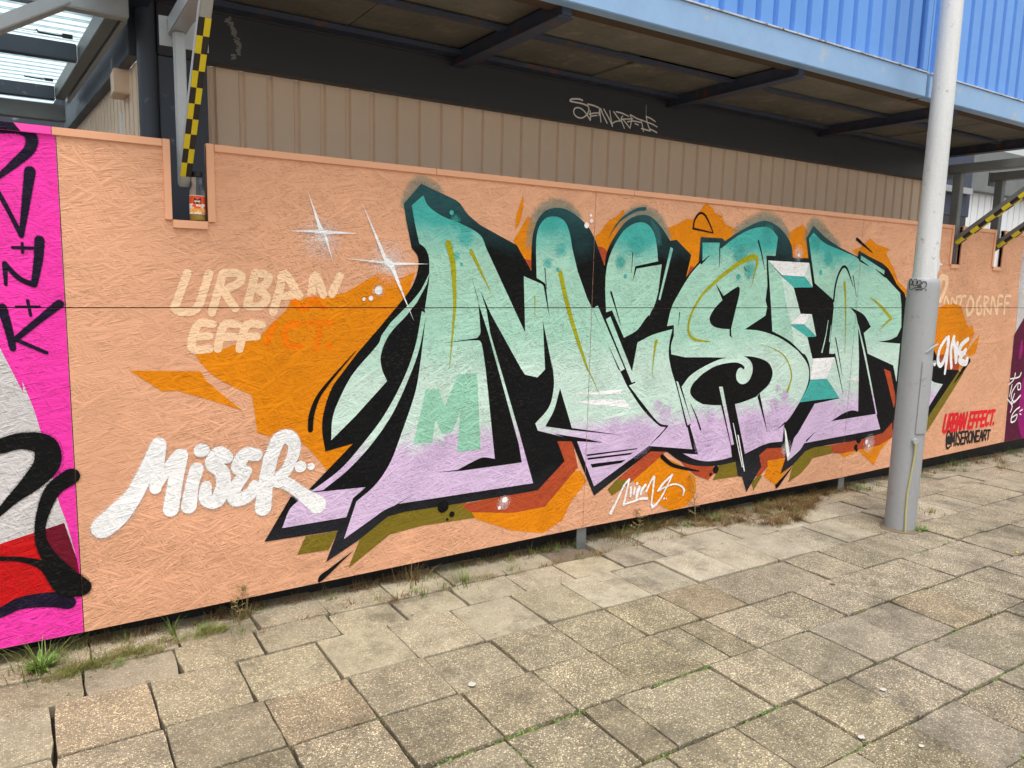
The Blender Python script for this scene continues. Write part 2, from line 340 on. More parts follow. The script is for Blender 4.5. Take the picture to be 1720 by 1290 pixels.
for r in range(len(ROWS)-1):
    y1, y0 = ROWS[r], ROWS[r+1]; x = -2.2 + OFFS[r] + .31*rs.randint(0,1) - .0
    k0 = -11; j1 = rs.uniform(-.006,.006)
    while .92+.31*k0 < 15:
        x = .92 + OFFS[r] + .31*k0 + j1; j1 = rs.uniform(-.008,.008); L = .92+OFFS[r]+.31*(k0+1)+j1-x; k0 += 1
        parts = [(x, x+L)]
        if (r == 6 and 2.1 < x < 2.3) or rs.random() < .035: parts = [(x, x+L*.48), (x+L*.48, x+L)]
        for a, b in parts:
            cx, cy = (a+b)/2, (y0+y1)/2
            if not seen((cx, cy, 0)): continue
            if math.hypot(cx-4.545, cy+.70) < .13: continue
            if r == 2 and 2.2 < cx < 2.62: continue                   # missing slab, bare soil
            gap = rs.choice((.004,.005,.006,.007,.011)); gy = .006 if r not in (4,6,7,8) else .011
            k = rs.random(); br = rs.uniform(.80,1.02)
            wm = 1.01 if cx > 2.6 else .94
            tone = (br, br*rs.uniform(.975,.995), br*rs.uniform(.94,.99)*wm)
            if k < .06: tone = (br*1.0, br*.93, br*.84)
            if k > .95: tone = (br*.86, br*.86, br*.84)
            dust = .12*rs.random()
            if cy > -.72: dust = rs.uniform(.15,.45) + (.25 if 1.1 < cx < 4.4 else 0)
            dust = min(dust, .8)
            z = rs.uniform(-.006,.005); tl = (R(rs.uniform(-.5,.5)), R(rs.uniform(-.5,.5)), R(rs.uniform(-.35,.35)))
            if r <= 3: tl = (tl[0]*2, tl[1]*2, tl[2]*3); z -= .004
            SLABS.append(slab(cx, cy, (b-a)-gap, (y1-y0)-gy, tone, dust, z, tl))

# ------------------------------------------------------------------ hoarding
hoard = empty('hoarding', (3.5,0,0))
tag(hoard, 'long strand board hoarding painted peach with a big mint and black graffiti name', 'hoarding')
HB = Vector((3.5,0,0))
def hbuild(mb, name, mats, parent=None, **k):
    o = mb.build(name, mats, parent, **k)
    if parent is None: o.parent = hoard
    o.location = o.location - HB if parent is None else o.location
    return o
JZ = 1.346; TOP = 1.985
XJ = [-2.35,.105,2.57,4.955,7.31,9.75]
def bot(x):
    for (a, za), (b, zb) in zip([(-3,.07),(.1,.075),(2.57,.105),(5,.104),(7.3,.14)], [(.1,.075),(2.57,.105),(5,.104),(7.3,.14),(12,.15)]):
        if x <= b: return za+(zb-za)*(x-a)/(b-a)
NOTCH = [(.481,.612),(6.135,6.262),(6.79,6.922)]; NZ = 1.685
def sheet(poly, mats):
    m = MB(); n = len(poly); v = [(x,0,z) for x,z in poly]+[(x,.018,z) for x,z in poly]
    m.add(v, [tuple(range(n)), tuple(range(2*n-1,n-1,-1))]+[(i,(i+1)%n,(i+1)%n+n,i+n) for i in range(n)])
    return m
peach = pmat('peach')
for i in range(5):
    a, b = XJ[i]+.0015, XJ[i+1]-.0015
    hbuild(sheet([(a,bot(a)),(b,bot(b)),(b,JZ-.002),(a,JZ-.002)], 0), 'board', peach)
    top = [(a,JZ+.002),(b,JZ+.002),(b,TOP)]
    for (n0, n1) in sorted(NOTCH, reverse=True):
        if a < n0 < b: top += [(n1,TOP),(n1,NZ),(n0,NZ),(n0,TOP)]
    top += [(a,TOP)]
    hbuild(sheet(top, 0), 'board', peach)
def trim(x0, x1, z0, z1, mat, nm='trim_strip', y0=-.009, y1=.026):
    m = MB(); m.box(x0, x1, y0, y1, z0, z1); return hbuild(m, nm, mat, bevel=.0015)
trim(-2.35, .092, TOP-.024, TOP+.004, M['pinktrim']); trim(.0935, .4535, TOP-.024, TOP+.004, M['peachtrim'])
xs = [.642,1.62,2.83,4.03,5.2,6.1075]
for a, b in zip(xs, xs[1:]): trim(a+.0008, b-.0008, TOP-.024, TOP+.004, M['peachtrim'])
trim(6.292, 6.7625, TOP-.024, TOP+.004, M['peachtrim']); trim(6.952, 7.309, TOP-.024, TOP+.004, M['peachtrim']); trim(7.312, 9.75, TOP-.024, TOP+.004, M['white'])
for n0, n1 in NOTCH:
    trim(n0-.0265, n0, NZ+.002, TOP+.005, M['peachtrim'], y0=-.010); trim(n1, n1+.029, NZ+.002, TOP+.005, M['peachtrim'], y0=-.010)
    trim(n0+.001, n1-.001, NZ-.028, NZ+.003, M['peachtrim'], y0=-.011, y1=.05)
for x in (.2, 1.4, 2.57, 3.75, 4.96, 6.05, 7.31, 8.5):
    m = MB(); m.box(x-.045, x+.045, .135, .21, -.05, 1.66); hbuild(m, 'fence_post', M['timber'])
for x in (2.575, 4.985):
    m = MB(); m.box(x-.035, x+.03, .012, .019+.0005, -.04, .30); hbuild(m, 'foot_plate', M['galvdull'])
m = MB(); m.box(-2.35, 9.75, .125, .130, -.05, .34); hbuild(m, 'gap_shade_sheet', M['rubber'])  # black sheet added to stand for the shade in the gap under the boards
for z in (.35, 1.30, 1.60):
    m = MB(); m.box(-2.35, 9.75, .020, .124, z+.02, z+.09); hbuild(m, 'rail', M['timber'])

# ------------------------------------------------------------------ paint on the hoarding (metres in the plane of the boards)
PAINT = [
  ('pink_ground','pink',0,'P',"-627 2369,103 1991,103 1719,103 1568,103 1353,103 1259,103 1027,103 1072,103 661,103 289,103 52,-831 -91"),
  ('grey_patch','ltgrey',1,'P',"-692 1597,-104 1201,-43 1036,-44 1080,-10 954~,17 801,49 599,68 527,94 380,-147 467,-789 418"),
  ('red_patch','red',2,'P',"-783 497,-146 480,60 528,84 418,100 316,32 249,-160 229,-813 135"),
  ('red_patch','maroon',3,'P',"-12 511,60 528,94 380,99 325,45 371,-9 434"),
  ('navy_swoosh','navy',3,'K',"-230 202 29.9,-161 216 38.1,-91 240 48.1,9 231 59.9,59 207 50.3"),
  ('black_swoosh','black',4,'K',"-204 832 43.2,-125 845 55.2,-56 859 61.5,12 835 79.7,17 767 86.4,-30 705 70.3,-96 645 39.2,-139 601 26.1,-181 566 22.2"),
  ('black_swoosh','black',5,'K',"91 707 61.7,31 662 54.6,-5 581 42.7,-20 506 35,-9 434 43.1,37 346 59.9,107 260 65.5"),
  ('black_swoosh','black',6,'K',"-215 445 14.8,-149 425 16.6,-81 408 19.2,-13 369 35.4,48 282 72.4,99 257 65.4"),
  ('navy_tag','navy',3,'K',"-96 1963 29.5,-60 1964 29.8,-4 1967 30.3,29 1950 37.5,24 1906 34.1,-17 1858 27.1,-69 1806 16.7,-108 1770 13.3"),
  ('navy_tag','navy',3,'K',"20 1829 34.3,1 1713 24.7,-18 1601 15.2"),
  ('navy_tag','navy',4,'K',"-18 1601 15.2,-46 1673 13.6,-73 1737 14.8,-106 1799 15.9"),
  ('navy_tag','navy',3,'K',"-46 1559 11,15 1559 11.2"),
  ('navy_tag','navy',4,'K',"-17 1575 9.7,-18 1543 9.7"),
  ('navy_tag','navy',3,'K',"-74 1428 10.3,-73 1502 17.1"),
  ('navy_tag','navy',4,'K',"-73 1502 15,-33 1451 16.7,11 1429 19.7"),
  ('navy_tag','navy',5,'K',"11 1429 19.7,29 1520 28.1,36 1589 30.8"),
  ('navy_tag','navy',3,'K',"-48 1349 9.7,23 1349 9.9"),
  ('navy_tag','navy',4,'K',"-12 1372 9.8,-5 1318 9.9"),
  ('navy_tag','navy',3,'K',"-90 1345 30.9,-75 1269 25,-66 1200 21"),
  ('navy_tag','navy',4,'K',"86 1360 30.4,17 1299 22.8,-58 1231 19.6"),
  ('navy_tag','navy',5,'K',"-52 1230 14,37 1181 11.6"),
  ('white_ground','ltgrey',0,'P',"7289 1971,7279 1537,7308 1330,7380 39,11469 -608,10269 2525"),
  ('maroon_patch','maroon2',1,'P',"7462 1277,7299 1105,7353 108,11210 69,10529 1846"),
  ('magenta_streak','magenta',2,'K',"7458 1039 40.5,7461 973 59.8,7452 906 43.1"),
  ('magenta_streak','magenta',2,'K',"7611 681 111.2,7626 349 145.2,7745 143 82.4"),
  ('white_tag','white',4,'K',"7511 760 17.5,7474 724 15.2,7325 716 12.8"),
  ('white_tag','white',4,'K',"7404 761 15.1,7387 705 12.9,7307 665 12.8"),
  ('white_tag','white',4,'K',"7458 664 13.1,7384 593 14.1,7383 532 13"),
  ('white_tag','white',4,'K',"7479 670 12,7523 660 12.1,7532 614 12.1,7486 613 12,7477 669 12"),
  ('white_tag','white',4,'K',"7368 661 12.9,7347 557 13"),
  ('white_tag','white',4,'K',"7547 552 17.7,7453 498 16.4,7418 515 13.1"),
  ('white_tag','white',4,'K',"7434 575 13.1,7394 486 13.1,7464 512 13.2"),
  ('white_tag','white',4,'K',"7307 537 12.9,7414 470 15.3,7398 410 13.1"),
  ('white_tag','white',4,'K',"7558 444 15.6,7487 419 14.4,7436 377 14.3,7435 316 15.4,7510 325 14.4,7528 377 13.3,7441 357 13.2"),
  ('white_tag','white',4,'K',"7575 405 10,7619 417 12.3"),
  ('white_tag','white',4,'K',"7573 382 10.1,7607 371 12.3"),
  ('orange_ground','orange',1,'P',"1518 1512,1440 1481,1346 1508,1174 1409,988 1388,944 1388,913 1333~,854 1278,810 1231,655 1177,548 1159,567 1123,612 1071~,679 1025~,765 979,772 935,786 813,854 789~,969 754~,1038 683~,1088 613,1262 720,1302 808,1416 1180,1501 1464"),
  ('orange_ground','orange',1,'P',"307 1103,566 1088,585 1051,637 998,725 915,642 950,543 989,472 1015,421 1014"),
  ('orange_ground','orange',1,'P',"2107 1909,2111 1846,2091 1770,2065 1729,2067 1798"),
  ('orange_ground','orange',1,'P',"2140 1807,2057 1682,2135 1552,2220 1539,2183 1775"),
  ('orange_ground','orange',1,'P',"2763 1881,2718 1841,2657 1810~,2612 1756~,2573 1728,2641 1572,2740 1647,2788 1829"),
  ('orange_ground','orange',1,'P',"3087 1795,3192 1836~,3240 1860,3310 1864,3371 1940,3400 1965,3460 1931,3473 1910,3538 1893,3570 1847,3699 1817,3576 1721,3415 1604,3267 1519,3153 1703"),
  ('orange_ground','orange',1,'P',"4139 1820,4228 1861,4300 1889,4357 1844,4393 1666,4202 1660"),
  ('orange_ground','orange',1,'P',"4855 1746,4952 1771,5046 1836,5142 1797,5293 1772,5260 1735,5371 1636,5451 1537,5577 1474,5620 1419,5427 1491,5195 1658,4934 1702"),
  ('orange_ground','orange',1,'P',"5702 1273,5949 1329,6051 1350~,6192 1391,6366 1358,6452 1253~,6516 1188,6572 1198,6623 1136,6550 1026,6518 970,6474 833,6070 969,5740 1059"),
  ('orange_ground','orange',1,'P',"6708 1119,6567 1014,6510 974,6581 948~,6661 957,6687 1011~"),
  ('orange_ground','orange',1,'P',"1785 329,1874 263,2094 166,2296 120,2426 174,2479 272,2583 375,2538 442,2237 445"),
  ('orange_ground','orange',1,'P',"3104 449,2994 387,2920 336,3037 267,3068 201,3152 155~,3247 104,3369 113,3441 170~,3457 211,3445 291,3374 339,3299 393,3157 457"),
  ('orange_ground','orange',1,'P',"4115 328,4301 329,4390 273,4216 141,4091 220,4127 282"),
  ('orange_ground','orange',1,'P',"4903 291,4973 253,5121 287,5058 311"),
  ('orange_ground','orange',1,'P',"5119 301,5354 151,5429 264,5565 355,5436 320"),
  ('letter_shadow','rust',2,'P',"2369 630,2473 613,2518 463,2301 267,2091 264,1835 306,1782 354,2252 368,2251 367,2424 509"),
  ('letter_shadow','rust',2,'P',"3056 502,3180 481,2926 332,2809 359"),
  ('letter_shadow','olive',2,'P',"2809 359,2926 332,2773 264,2739 307"),
  ('letter_shadow','rust',2,'P',"3283 435,3400 380,3593 351,3619 301,3558 260,3437 307,3327 389"),
  ('letter_shadow','olive',2,'P',"3621 281,3648 345,3804 359,3841 250,3601 254"),
  ('letter_shadow','rust',2,'P',"4021 376,4112 415,4286 402,4314 324,4116 324,4127 282,4049 223,4006 230,4053 290"),
  ('letter_shadow','olive',3,'P',"3969 189,4047 237,4073 222,3998 135"),
  ('letter_shadow','olive',2,'P',"4354 143,4387 261,4512 354,4616 369,4795 360,4838 301,4600 288,4565 249~,4492 197"),
  ('letter_shadow','rust',2,'P',"4788 361,5123 373,5401 393,5551 488,5623 539,5649 385,5566 350,5407 302,5135 294,4932 287,4838 301"),
  ('letter_shadow','olive',2,'P',"988 319,1139 320,1093 237,948 240"),
  ('letter_shadow','olive',2,'P',"1187 131,1244 263,1384 354,1467 368,1811 359,1864 272,1567 277,1396 261"),
  ('letter_shadow','olive',2,'P',"6411 831,6518 806,6075 373,5980 299,5957 423"),
  ('letter_shadow','rust',2,'P',"6083 973,6234 971,6434 888,6432 827,6260 839"),
  ('letter_shadow','rust',2,'P',"2123 1594,2172 1585,2164 1531,2141 1530"),
  ('letter_shadow','rust',2,'P',"2590 1678,2636 1669~,2664 1644,2641 1570,2615 1620"),
  ('letter_shadow','rust',2,'P',"3297 1591,3329 1584,3268 1526"),
  ('letter_outline','outline',4,'P',"1545 1915,1727 1855,1752 1839,1794 1792~,1863 1746,2040 1674~,2076 1660,2168 1534,2168 1686~,2190 1774~,2237 1834~,2308 1859~,2381 1854~,2452 1824~,2526 1773~,2574 1712,2646 1572,2661 1651~,2701 1723~,2770 1805~,2827 1842~,2902 1862~,2970 1853~,3053 1798~,3122 1730,3171 1738,3297 1656,3265 1526,3362 1617,3365 1763,3550 1764,3573 1749,3678 1804~,3830 1869~,3932 1891~,4042 1866~,4134 1812~,4197 1748~,4219 1672,4379 1674,4339 1802,4404 1888,4553 1813~,4697 1761,4919 1703,4927 1746,5050 1710,5224 1667,5309 1625~,5430 1518,5539 1455,5763 1149,5916 1043,5948 1050,6005 1030~,6070 969,6245 847,6438 833,6443 833,6054 483,5913 314,5640 551,5546 470,5432 395,5153 370,4603 366,4513 349,4381 261,4260 214,4302 321,4280 398,4100 411,4029 371,4059 289,3928 132,3876 242,3835 251,3803 351,3615 346~,3432 369~,3295 416~,3195 478,3174 483,3056 498,2640 283,2468 615,2369 626,2424 509,2251 367,2088 364,1872 361,1467 362,1384 352,1233 257,1080 181,1138 323,805 325,923 512,1006 536,1212 725,1082 701,1068 806~,1078 889~,1116 991~,1170 1062~,1236 1143,1416 1336,1350 1267,1417 1340,1493 1429~,1524 1493~,1535 1549~,1529 1587~,1500 1621,1468 1761,1459 1818"),
  ('M','fill',5,'P',"1556 1863,1498 1814,1514 1736,1538 1644,1570 1621~,1588 1579~,1591 1515,1589 1465,1569 1337,1575 1308,1552 1111,1524 948~,1440 717,1403 629~,1359 559~,1309 506~,1227 448,1166 277,1232 313,1309 355,1365 385~,1436 406,1474 407,2219 410,2125 684,1932 1218,1907 1336,1870 1430,1934 1313,2124 1029,2147 1000,2226 981,2273 1021,2264 1212,2273 1023,2249 1280,2322 1021,2305 1101,2330 989~,2333 914~,2307 818~,2221 735,2239 695,2501 618,2637 338,3038 532,3171 633,3112 648~,2974 758~,2851 896,2792 986,2824 1000,2627 1330,2610 1358,2582 1346,2570 1344,2534 1400,2465 1538,2424 1656,2399 1745~,2366 1795~,2310 1815~,2247 1801~,2207 1755~,2193 1687~,2202 1498,2246 1465,2123 1506,2141 1218,2068 1344,1900 1634,1864 1698~,1753 1747~,1655 1776~,1583 1817~"),
  ('M','fill',5,'P',"1593 1512,1548 1429~,1502 1376,1395 1277,1350 1218,1336 1182~,1214 1049~,1154 947~,1117 855~,1109 750,1224 852,1379 1006,1353 1064~,1348 1129~,1387 1219~,1474 1309,1529 1372,1579 1458"),
  ('M','fill',5,'P',"1554 1330,1522 1167~,1464 1016~,1365 846~,1263 724~,1151 611~,1011 523,1070 524,1190 606~,1308 720~,1406 849~,1487 1009~,1540 1144~,1578 1319"),
  ('M','fill',5,'P',"883 375,918 456~,958 491,1013 519,1069 517,1273 511,1211 466,1178 380"),
  ('M_detail','black',7,'P',"1815 1506,1858 1388,1872 1261,1874 1219~,1857 1197,1672 1177,1866 1185~,1884 1162~,1909 1039,1927 916,1975 570,1902 585~,1838 567~,1759 537,1636 539,1775 530,2142 533,2120 633,1920 1218,1867 1351"),
  ('M_detail','black',7,'P',"2375 915,2339 797~,2286 714,2465 678,2825 617,2464 690,2412 822"),
  ('M_detail','black',7,'P',"2344 669,2554 623,2689 586,2497 613"),
  ('M_detail','black',7,'P',"2573 530,2951 528,2944 522,2578 520"),
  ('M_detail','black',7,'P',"2579 509,2918 505,2895 495,2584 498"),
  ('M_detail','black',7,'P',"2605 471,2865 468,2829 452,2618 449"),
  ('M_detail','black',7,'P',"2202 1500,2259 1470,2292 1288,2247 1458"),
  ('M_detail','black',7,'K',"2252 1547 6.1,2259 1492 4.6,2267 1444 2.3"),
  ('M_detail','black',7,'P',"1393 391,1526 447,1441 408"),
  ('M_highlight','white',7,'P',"2446 883,2638 883,2809 882,2800 859,2619 864"),
  ('M_highlight','white',7,'P',"2467 835,2660 837,2833 821,2891 764,2784 788,2622 807"),
  ('M_highlight','lime',8,'K',"1689 1650 32,1715 1555 27.7,1726 1424 20.2,1727 1336 15.6,1717 1204 9.4,1705 1055 2.4"),
  ('M_highlight','lime',8,'K',"1813 1620 18.8,1858 1544 14.3,1931 1419 3.3"),
  ('M_highlight','lime',8,'K',"2350 1529 26.4,2402 1368 25.3,2468 1203 22.6,2554 1018 12.4,2574 988 6.9,2649 864 1.8"),
  ('M_highlight','lime',8,'K',"2193 1409 6.8,2199 1298 3"),
  ('M_mark','mint2',7,'P',"1579 954,1646 954,1681 863,1751 1020,1860 1022,1889 630,1754 628,1770 843,1732 748,1709 729~,1667 733,1632 805,1615 692,1515 695"),
  ('I','fill',5,'P',"2658 1442,2659 1543~,2681 1631~,2728 1716~,2786 1780~,2862 1816~,2926 1817~,2978 1787~,3013 1725~,3036 1613,3066 1595,3049 1431,3019 1347~,2957 1278~,2900 1218~,2808 1178,2749 1272,2712 1332,2671 1321"),
  ('I','fill',5,'P',"3127 1694,3148 1686,3068 1389,3055 1393"),
  ('I','fill',6,'P',"3026 1389,3016 1347,2990 1301,2981 1303"),
  ('I','fill',5,'P',"2911 1149,3027 1191~,3177 1221,3159 1136~,3160 1066~,3186 982~,3225 900,3348 619,3401 475,3038 532,3117 580,3185 643,3111 665~,2983 782~,2862 903,2911 916,2880 982"),
  ('I','fill',6,'P',"2671 1283,2702 1298,2912 925,2881 918"),
  ('I','fill',6,'P',"3231 909,3247 905,3382 642,3348 630"),
  ('I_detail','black',7,'P',"2854 1495,2865 1577,3098 1623,3069 1595,2876 1565"),
  ('I_detail','black',7,'K',"2699 1431 13.4,2734 1354 8.4,2777 1253 3.4"),
  ('I_detail','black',7,'K',"2843 1651 5.9,2840 1544 2.6"),
  ('I_detail','black',7,'P',"2575 1340,2589 1320,2653 1208"),
  ('I_detail','black',7,'P',"2689 1152,2782 1008,2797 986,2775 1002"),
  ('I_detail','black',7,'K',"3180 640 10.8,3112 579 2.9"),
  ('I_detail','black',7,'K',"3234 899 3.9,3291 752 9,3344 624 12.2"),
  ('I_detail','lime',8,'K',"3054 1154 22,3043 1088 13,3036 1001 6,3039 940 1.5"),
  ('S','fill',5,'P',"3383 1731,3526 1737,3540 1701,3659 1773~,3777 1825~,3890 1850~,3985 1843~,4056 1796,4046 1677,3958 1676,3988 1487,3981 1392,4001 1352,3991 1296,3803 1210,3960 1196~,4149 1148~,4324 1068~,4360 1045~,4452 968~,4483 900~,4472 809~,4408 705,4324 611~,4261 562,4256 442,4091 442~,3884 394,3832 404,3766 387,3655 379~,3536 384~,3418 413~,3322 457,3458 435,3369 625,3381 647,3279 872,3344 935~,3453 985~,3586 1025~,3660 1035,3500 1043,3295 1050,3180 1072,3174 1124~,3192 1183,3187 1245,3133 1239,3160 1344~,3213 1431~,3306 1550~,3392 1625"),
  ('S_detail','black',7,'P',"3353 835~,3369 882~,3417 920~,3453 945,3546 982~,3643 999~,3744 1001~,3800 986~,3827 966,3820 954,3788 967~,3762 954~,3751 922~,3765 883~,3813 859~,3867 873~,3898 915~,3903 963~,3882 1002~,3844 1027~,3808 1039,3878 1035~,3972 1018~,4055 985~,4097 935~,4098 891~,4070 843~,3989 791,3955 769,3845 745~,3749 734~,3587 739~,3469 753,3397 788~"),
  ('S_detail','black',8,'P',"3968 770,3988 789,4092 523"),
  ('S_detail','black',8,'P',"3628 742,3756 738,3888 390,3825 355,3766 381,3745 464"),
  ('S_detail','fill',9,'P',"3601 854,3633 854,3774 469,3749 466"),
  ('S_detail','white',9,'P',"3749 613,3756 610,3873 309,3864 308"),
  ('S_detail','white',9,'P',"3801 530,3812 526,3897 276,3887 277"),
  ('S_detail','black',8,'K',"4198 535 3,4266 570 12.3"),
  ('S_detail','black',8,'K',"3364 760 3.5,3416 682 8,3462 595 11.7"),
  ('S_detail','black',7,'P',"3513 1496,3591 1418,3688 1467~,3724 1474~,3731 1437~,3703 1321,3677 1216,3683 1173,3698 1156,3668 1172,3664 1214,3578 1220~,3506 1241~,3482 1283~,3518 1340~,3584 1393"),
  ('S_detail','black',7,'K',"3873 1763 12.3,3914 1681 9.5,3951 1587 2.9"),
  ('S_detail','black',7,'K',"3531 1715 8.9,3538 1593 2.7"),
  ('S_detail','black',7,'K',"3447 1658 3.5,3383 1610 14"),
  ('S_detail','black',7,'K',"3228 1318 6.9,3224 1245 2.6"),
  ('S_detail','black',7,'K',"3754 1600 3.7,3782 1575 5.6"),
  ('S_detail','lime',8,'K',"3836 1477 2.9,3863 1578 13.3,3875 1641 24.7,3851 1663 32.1,3806 1658 35.6,3729 1629 31.5,3633 1580 25.6,3509 1502 21.5,3409 1426 17.7,3334 1329 16.7,3305 1240 16.7,3325 1180 17.7,3380 1153 16.1,3498 1140 3.6"),
  ('S_detail','lime',8,'K',"3962 1111 1.8,4088 1081 4.8,4189 1039 8.5,4256 977 10.5,4297 896 11.2,4288 841 15,4267 791 22.5"),
  ('S_detail','white',9,'P',"4263 541,4286 506,4342 350,4323 303,4293 397"),
  ('E','fill',5,'P',"3977 1646,4115 1553,4248 1481,4340 1309,4239 1235,4432 1150,4504 1003,4511 999,4500 853,4487 937~,4451 1002~,4407 1041,4407 1032~,4252 1125~,4069 1194,4040 1344"),
  ('E_facet','pale',6,'P',"4115 1553,4248 1481,4340 1309,4239 1235,4432 1150,4497 1007,4392 1041,4293 1111,4261 1212,4203 1327,4149 1473"),
  ('E_facet','white',7,'P',"3977 1646,4389 1644,4355 1552,4120 1557"),
  ('E_facet','pale',7,'P',"4390 1644,4446 1484,4355 1551"),
  ('E_facet','teal',7,'P',"4120 1556,4354 1551,4445 1483,4249 1478"),
  ('E_facet','white',7,'P',"4340 1306,4459 1303,4388 1235,4239 1237"),
  ('E_facet','pale',7,'P',"4460 1303,4527 1151,4389 1234"),
  ('E_facet','teal',7,'P',"4239 1235,4388 1233,4526 1149,4432 1148"),
  ('E_facet','white',7,'P',"4511 999,4752 999,4683 851,4500 853"),
  ('E_facet','fill',7,'P',"4753 999,4880 747,4852 700,4684 851"),
  ('E_facet','teal',7,'P',"4500 852,4683 851,4848 704,4589 705,4404 701,4477 796~"),
  ('R','fill',5,'P',"4410 1842,4367 1800,4414 1659~,4466 1511,4677 1404,4695 1352,4687 1027,4759 1023,4883 746,4852 700,4572 680,4416 488,4377 456,4326 297,4452 364~,4492 407,5392 429,5319 552,4778 541,5089 586,5041 980,4998 1195,5000 1210,4957 1299,4876 1352,5054 1294~,5151 1208,5071 1164,5143 1012,5482 912,5547 782,5545 1075,5256 1097,5413 1109~,5496 1132,5540 1201,5514 1362,5482 1455,5254 1579,5256 1615,4977 1707,4954 1713,4952 1676,4890 1704,4700 1744~,4530 1783~"),
  ('R_detail','black',7,'P',"4773 540,4922 589~,5019 600~,5091 586,5319 552,5038 548"),
  ('R_detail','black',7,'K',"4686 1391 15.3,4692 1498 17.4,4716 1575 17.4,4758 1627 19.7,4802 1620 15.4,4845 1569 11.1,4894 1497 3.4"),
  ('R_detail','black',7,'K',"4883 1570 7.8,4943 1423 3.4"),
  ('R_detail','black',7,'K',"4944 1680 15.7,5053 1644 3.4"),
  ('R_detail','black',7,'K',"5147 1621 3.5,5271 1572 16.5"),
  ('R_detail','black',7,'K',"4744 1135 10.7,4798 1009 8.4,4859 864 2.6"),
  ('R_detail','black',7,'K',"4749 1022 15,4816 883 10.1,4880 743 3.4"),
  ('R_detail','fill',7,'K',"4644 1258 6.5,4632 1156 9.7,4604 1041 14.6"),
  ('R_detail','fill',7,'K',"4682 1225 4.9,4679 1113 11.5"),
  ('R_detail','fill',7,'K',"4991 1225 10.2,5104 1012 19.3,5238 732 16.3,5323 551 14.8"),
  ('R_detail','black',7,'K',"4603 478 2.5,4514 422 13.2"),
  ('R_detail','lime',8,'K',"4791 1517 26.5,4814 1431 17.8,4842 1256 11.3,4866 1021 3.4"),
  ('R_detail','lime',8,'K',"5110 1420 5.8,5242 1362 19,5392 1270 26.8"),
  ('R_detail','lime',9,'K',"5392 1265 22,5262 1188 4.8"),
  ('R_detail','white',8,'P',"4919 835,5056 843,5060 816,4954 822"),
  ('R_detail','rust',7,'P',"5365 892,5453 867,5562 648,5544 579"),
  ('R_detail','fill',5,'P',"5891 848,5996 794,6064 756~,6210 728,6040 559,5950 525"),
  ('accent_stroke','black',5,'P',"6587 928~,6605 900,6517 821,6365 711,6483 849,6565 894"),
  ('accent_stroke','black',5,'P',"1039 96,1050 121~,1092 145,1216 216,1145 161,1070 101~,1047 89"),
  ('accent_stroke','black',5,'K',"1015 806 22.9,1021 873 24.9,1053 954 18.7,1117 1033 12.6,1225 1149 3.2"),
  ('accent_stroke','black',5,'K',"3150 457 29.6,3232 398 24.1,3352 358 18.5,3474 328 6.3"),
  ('accent_stroke','dkteal',5,'K',"2918 1896 20.2,2865 1888 18.2,2801 1859 15.5,2739 1818 11.1,2698 1771 6.8,2669 1727 2.5"),
  ('accent_stroke','black',5,'K',"3300 1808 11.9,3309 1860 11.9,3346 1899 13.7,3390 1891 12.9,3437 1839 10.4,3468 1792 7"),
  ('accent_stroke','black',6,'K',"3298 1809 11.9,3468 1792 7"),
  ('accent_stroke','black',5,'K',"4894 1823 24.3,5043 1758 11.3,5094 1736 3.4"),
  ('accent_stroke','black',5,'P',"4225 115,4216 141,4379 253,4374 240,4255 128"),
  ('paint_dot','black',6,'O',"1680 358 31,1730 311 15.1,1704 288 7.5"),
  ('paint_dot','black',6,'O',"5130 374 30.6,5101 318 21.2,5114 295 14.1"),
  ('paint_dot','black',6,'O',"3622 320 26.2,3578 294 11.1"),
  ('white_dot','white',9,'O',"2042 343 16.1,2009 304 9.6"),
  ('white_dot','white',9,'O',"5228 347 16.7,5261 314 10.8"),
  ('white_dot','white',9,'O',"2512 1782 15.8,2544 1807 10.3,2538 1835 7.9"),
  ('white_dot','white',9,'O',"4274 1690 10.1"),
  ('white_dot','white',9,'O',"1336 1425 19.1,1299 1389 11.2,1266 1385 7.8"),
  ('white_dot','white',9,'O',"969 645 26.6,1015 640 17"),
  ('white_dot','white',9,'O',"6017 897 12,6056 903 20.1"),
  ('white_dot','white',9,'O',"3185 191 7.2,3205 188 4.8,2777 232 5.2,2754 225 3.7,2960 314 9.2"),
  ('teal_dot','teal',6,'O',"1705 1795 11.4,1762 1554 9.3,2333 1545 10.8,2797 1520 12.3,3710 1536 18.5,4519 1583 17.9"),
  ('teal_spray','teal',6,'S',"1784 1680 58.2 0.9,1731 1593 27.8 0.9,1728 1763 30.5 0.6,2351 1646 47.7 0.8,2268 1578 35 0.9,2282 1759 67.9 0.5,2878 1690 74.8 0.7,2757 1595 47.6 0.9,3713 1674 82.9 0.7,3808 1577 65.9 0.8,3953 1807 76.2 0.6,4592 1673 63.8 0.8,4438 1774 61.9 0.5"),
  ('lavender_spray','lav',6,'S',"3092 774 43.2 0.8,3163 719 58.6 0.8,2770 677 63.7 0.7,2941 605 150.9 0.6,4162 813 33.7 0.7,4244 758 53 0.8,4137 705 55.3 0.8,4141 605 98.8 0.8,3962 570 108.2 0.7,3543 652 50.2 0.7,3543 664 54.4 0.7,3514 514 118.2 0.7,1710 694 45.6 0.9,1650 644 69.2 0.8,1560 584 64.5 0.5"),
  ('white_spray','white',8,'S',"1077 1659 62.4 0.55,1071 1643 109.2 0.28,1389 1548 67.7 0.55,1389 1546 118.5 0.28,1336 1425 33.7 0.5,5265 327 84.2 0.35,2038 329 48.3 0.4,4272 1702 60.5 0.35,4300 388 62.4 0.4,5950 1671 67.1 0.3"),
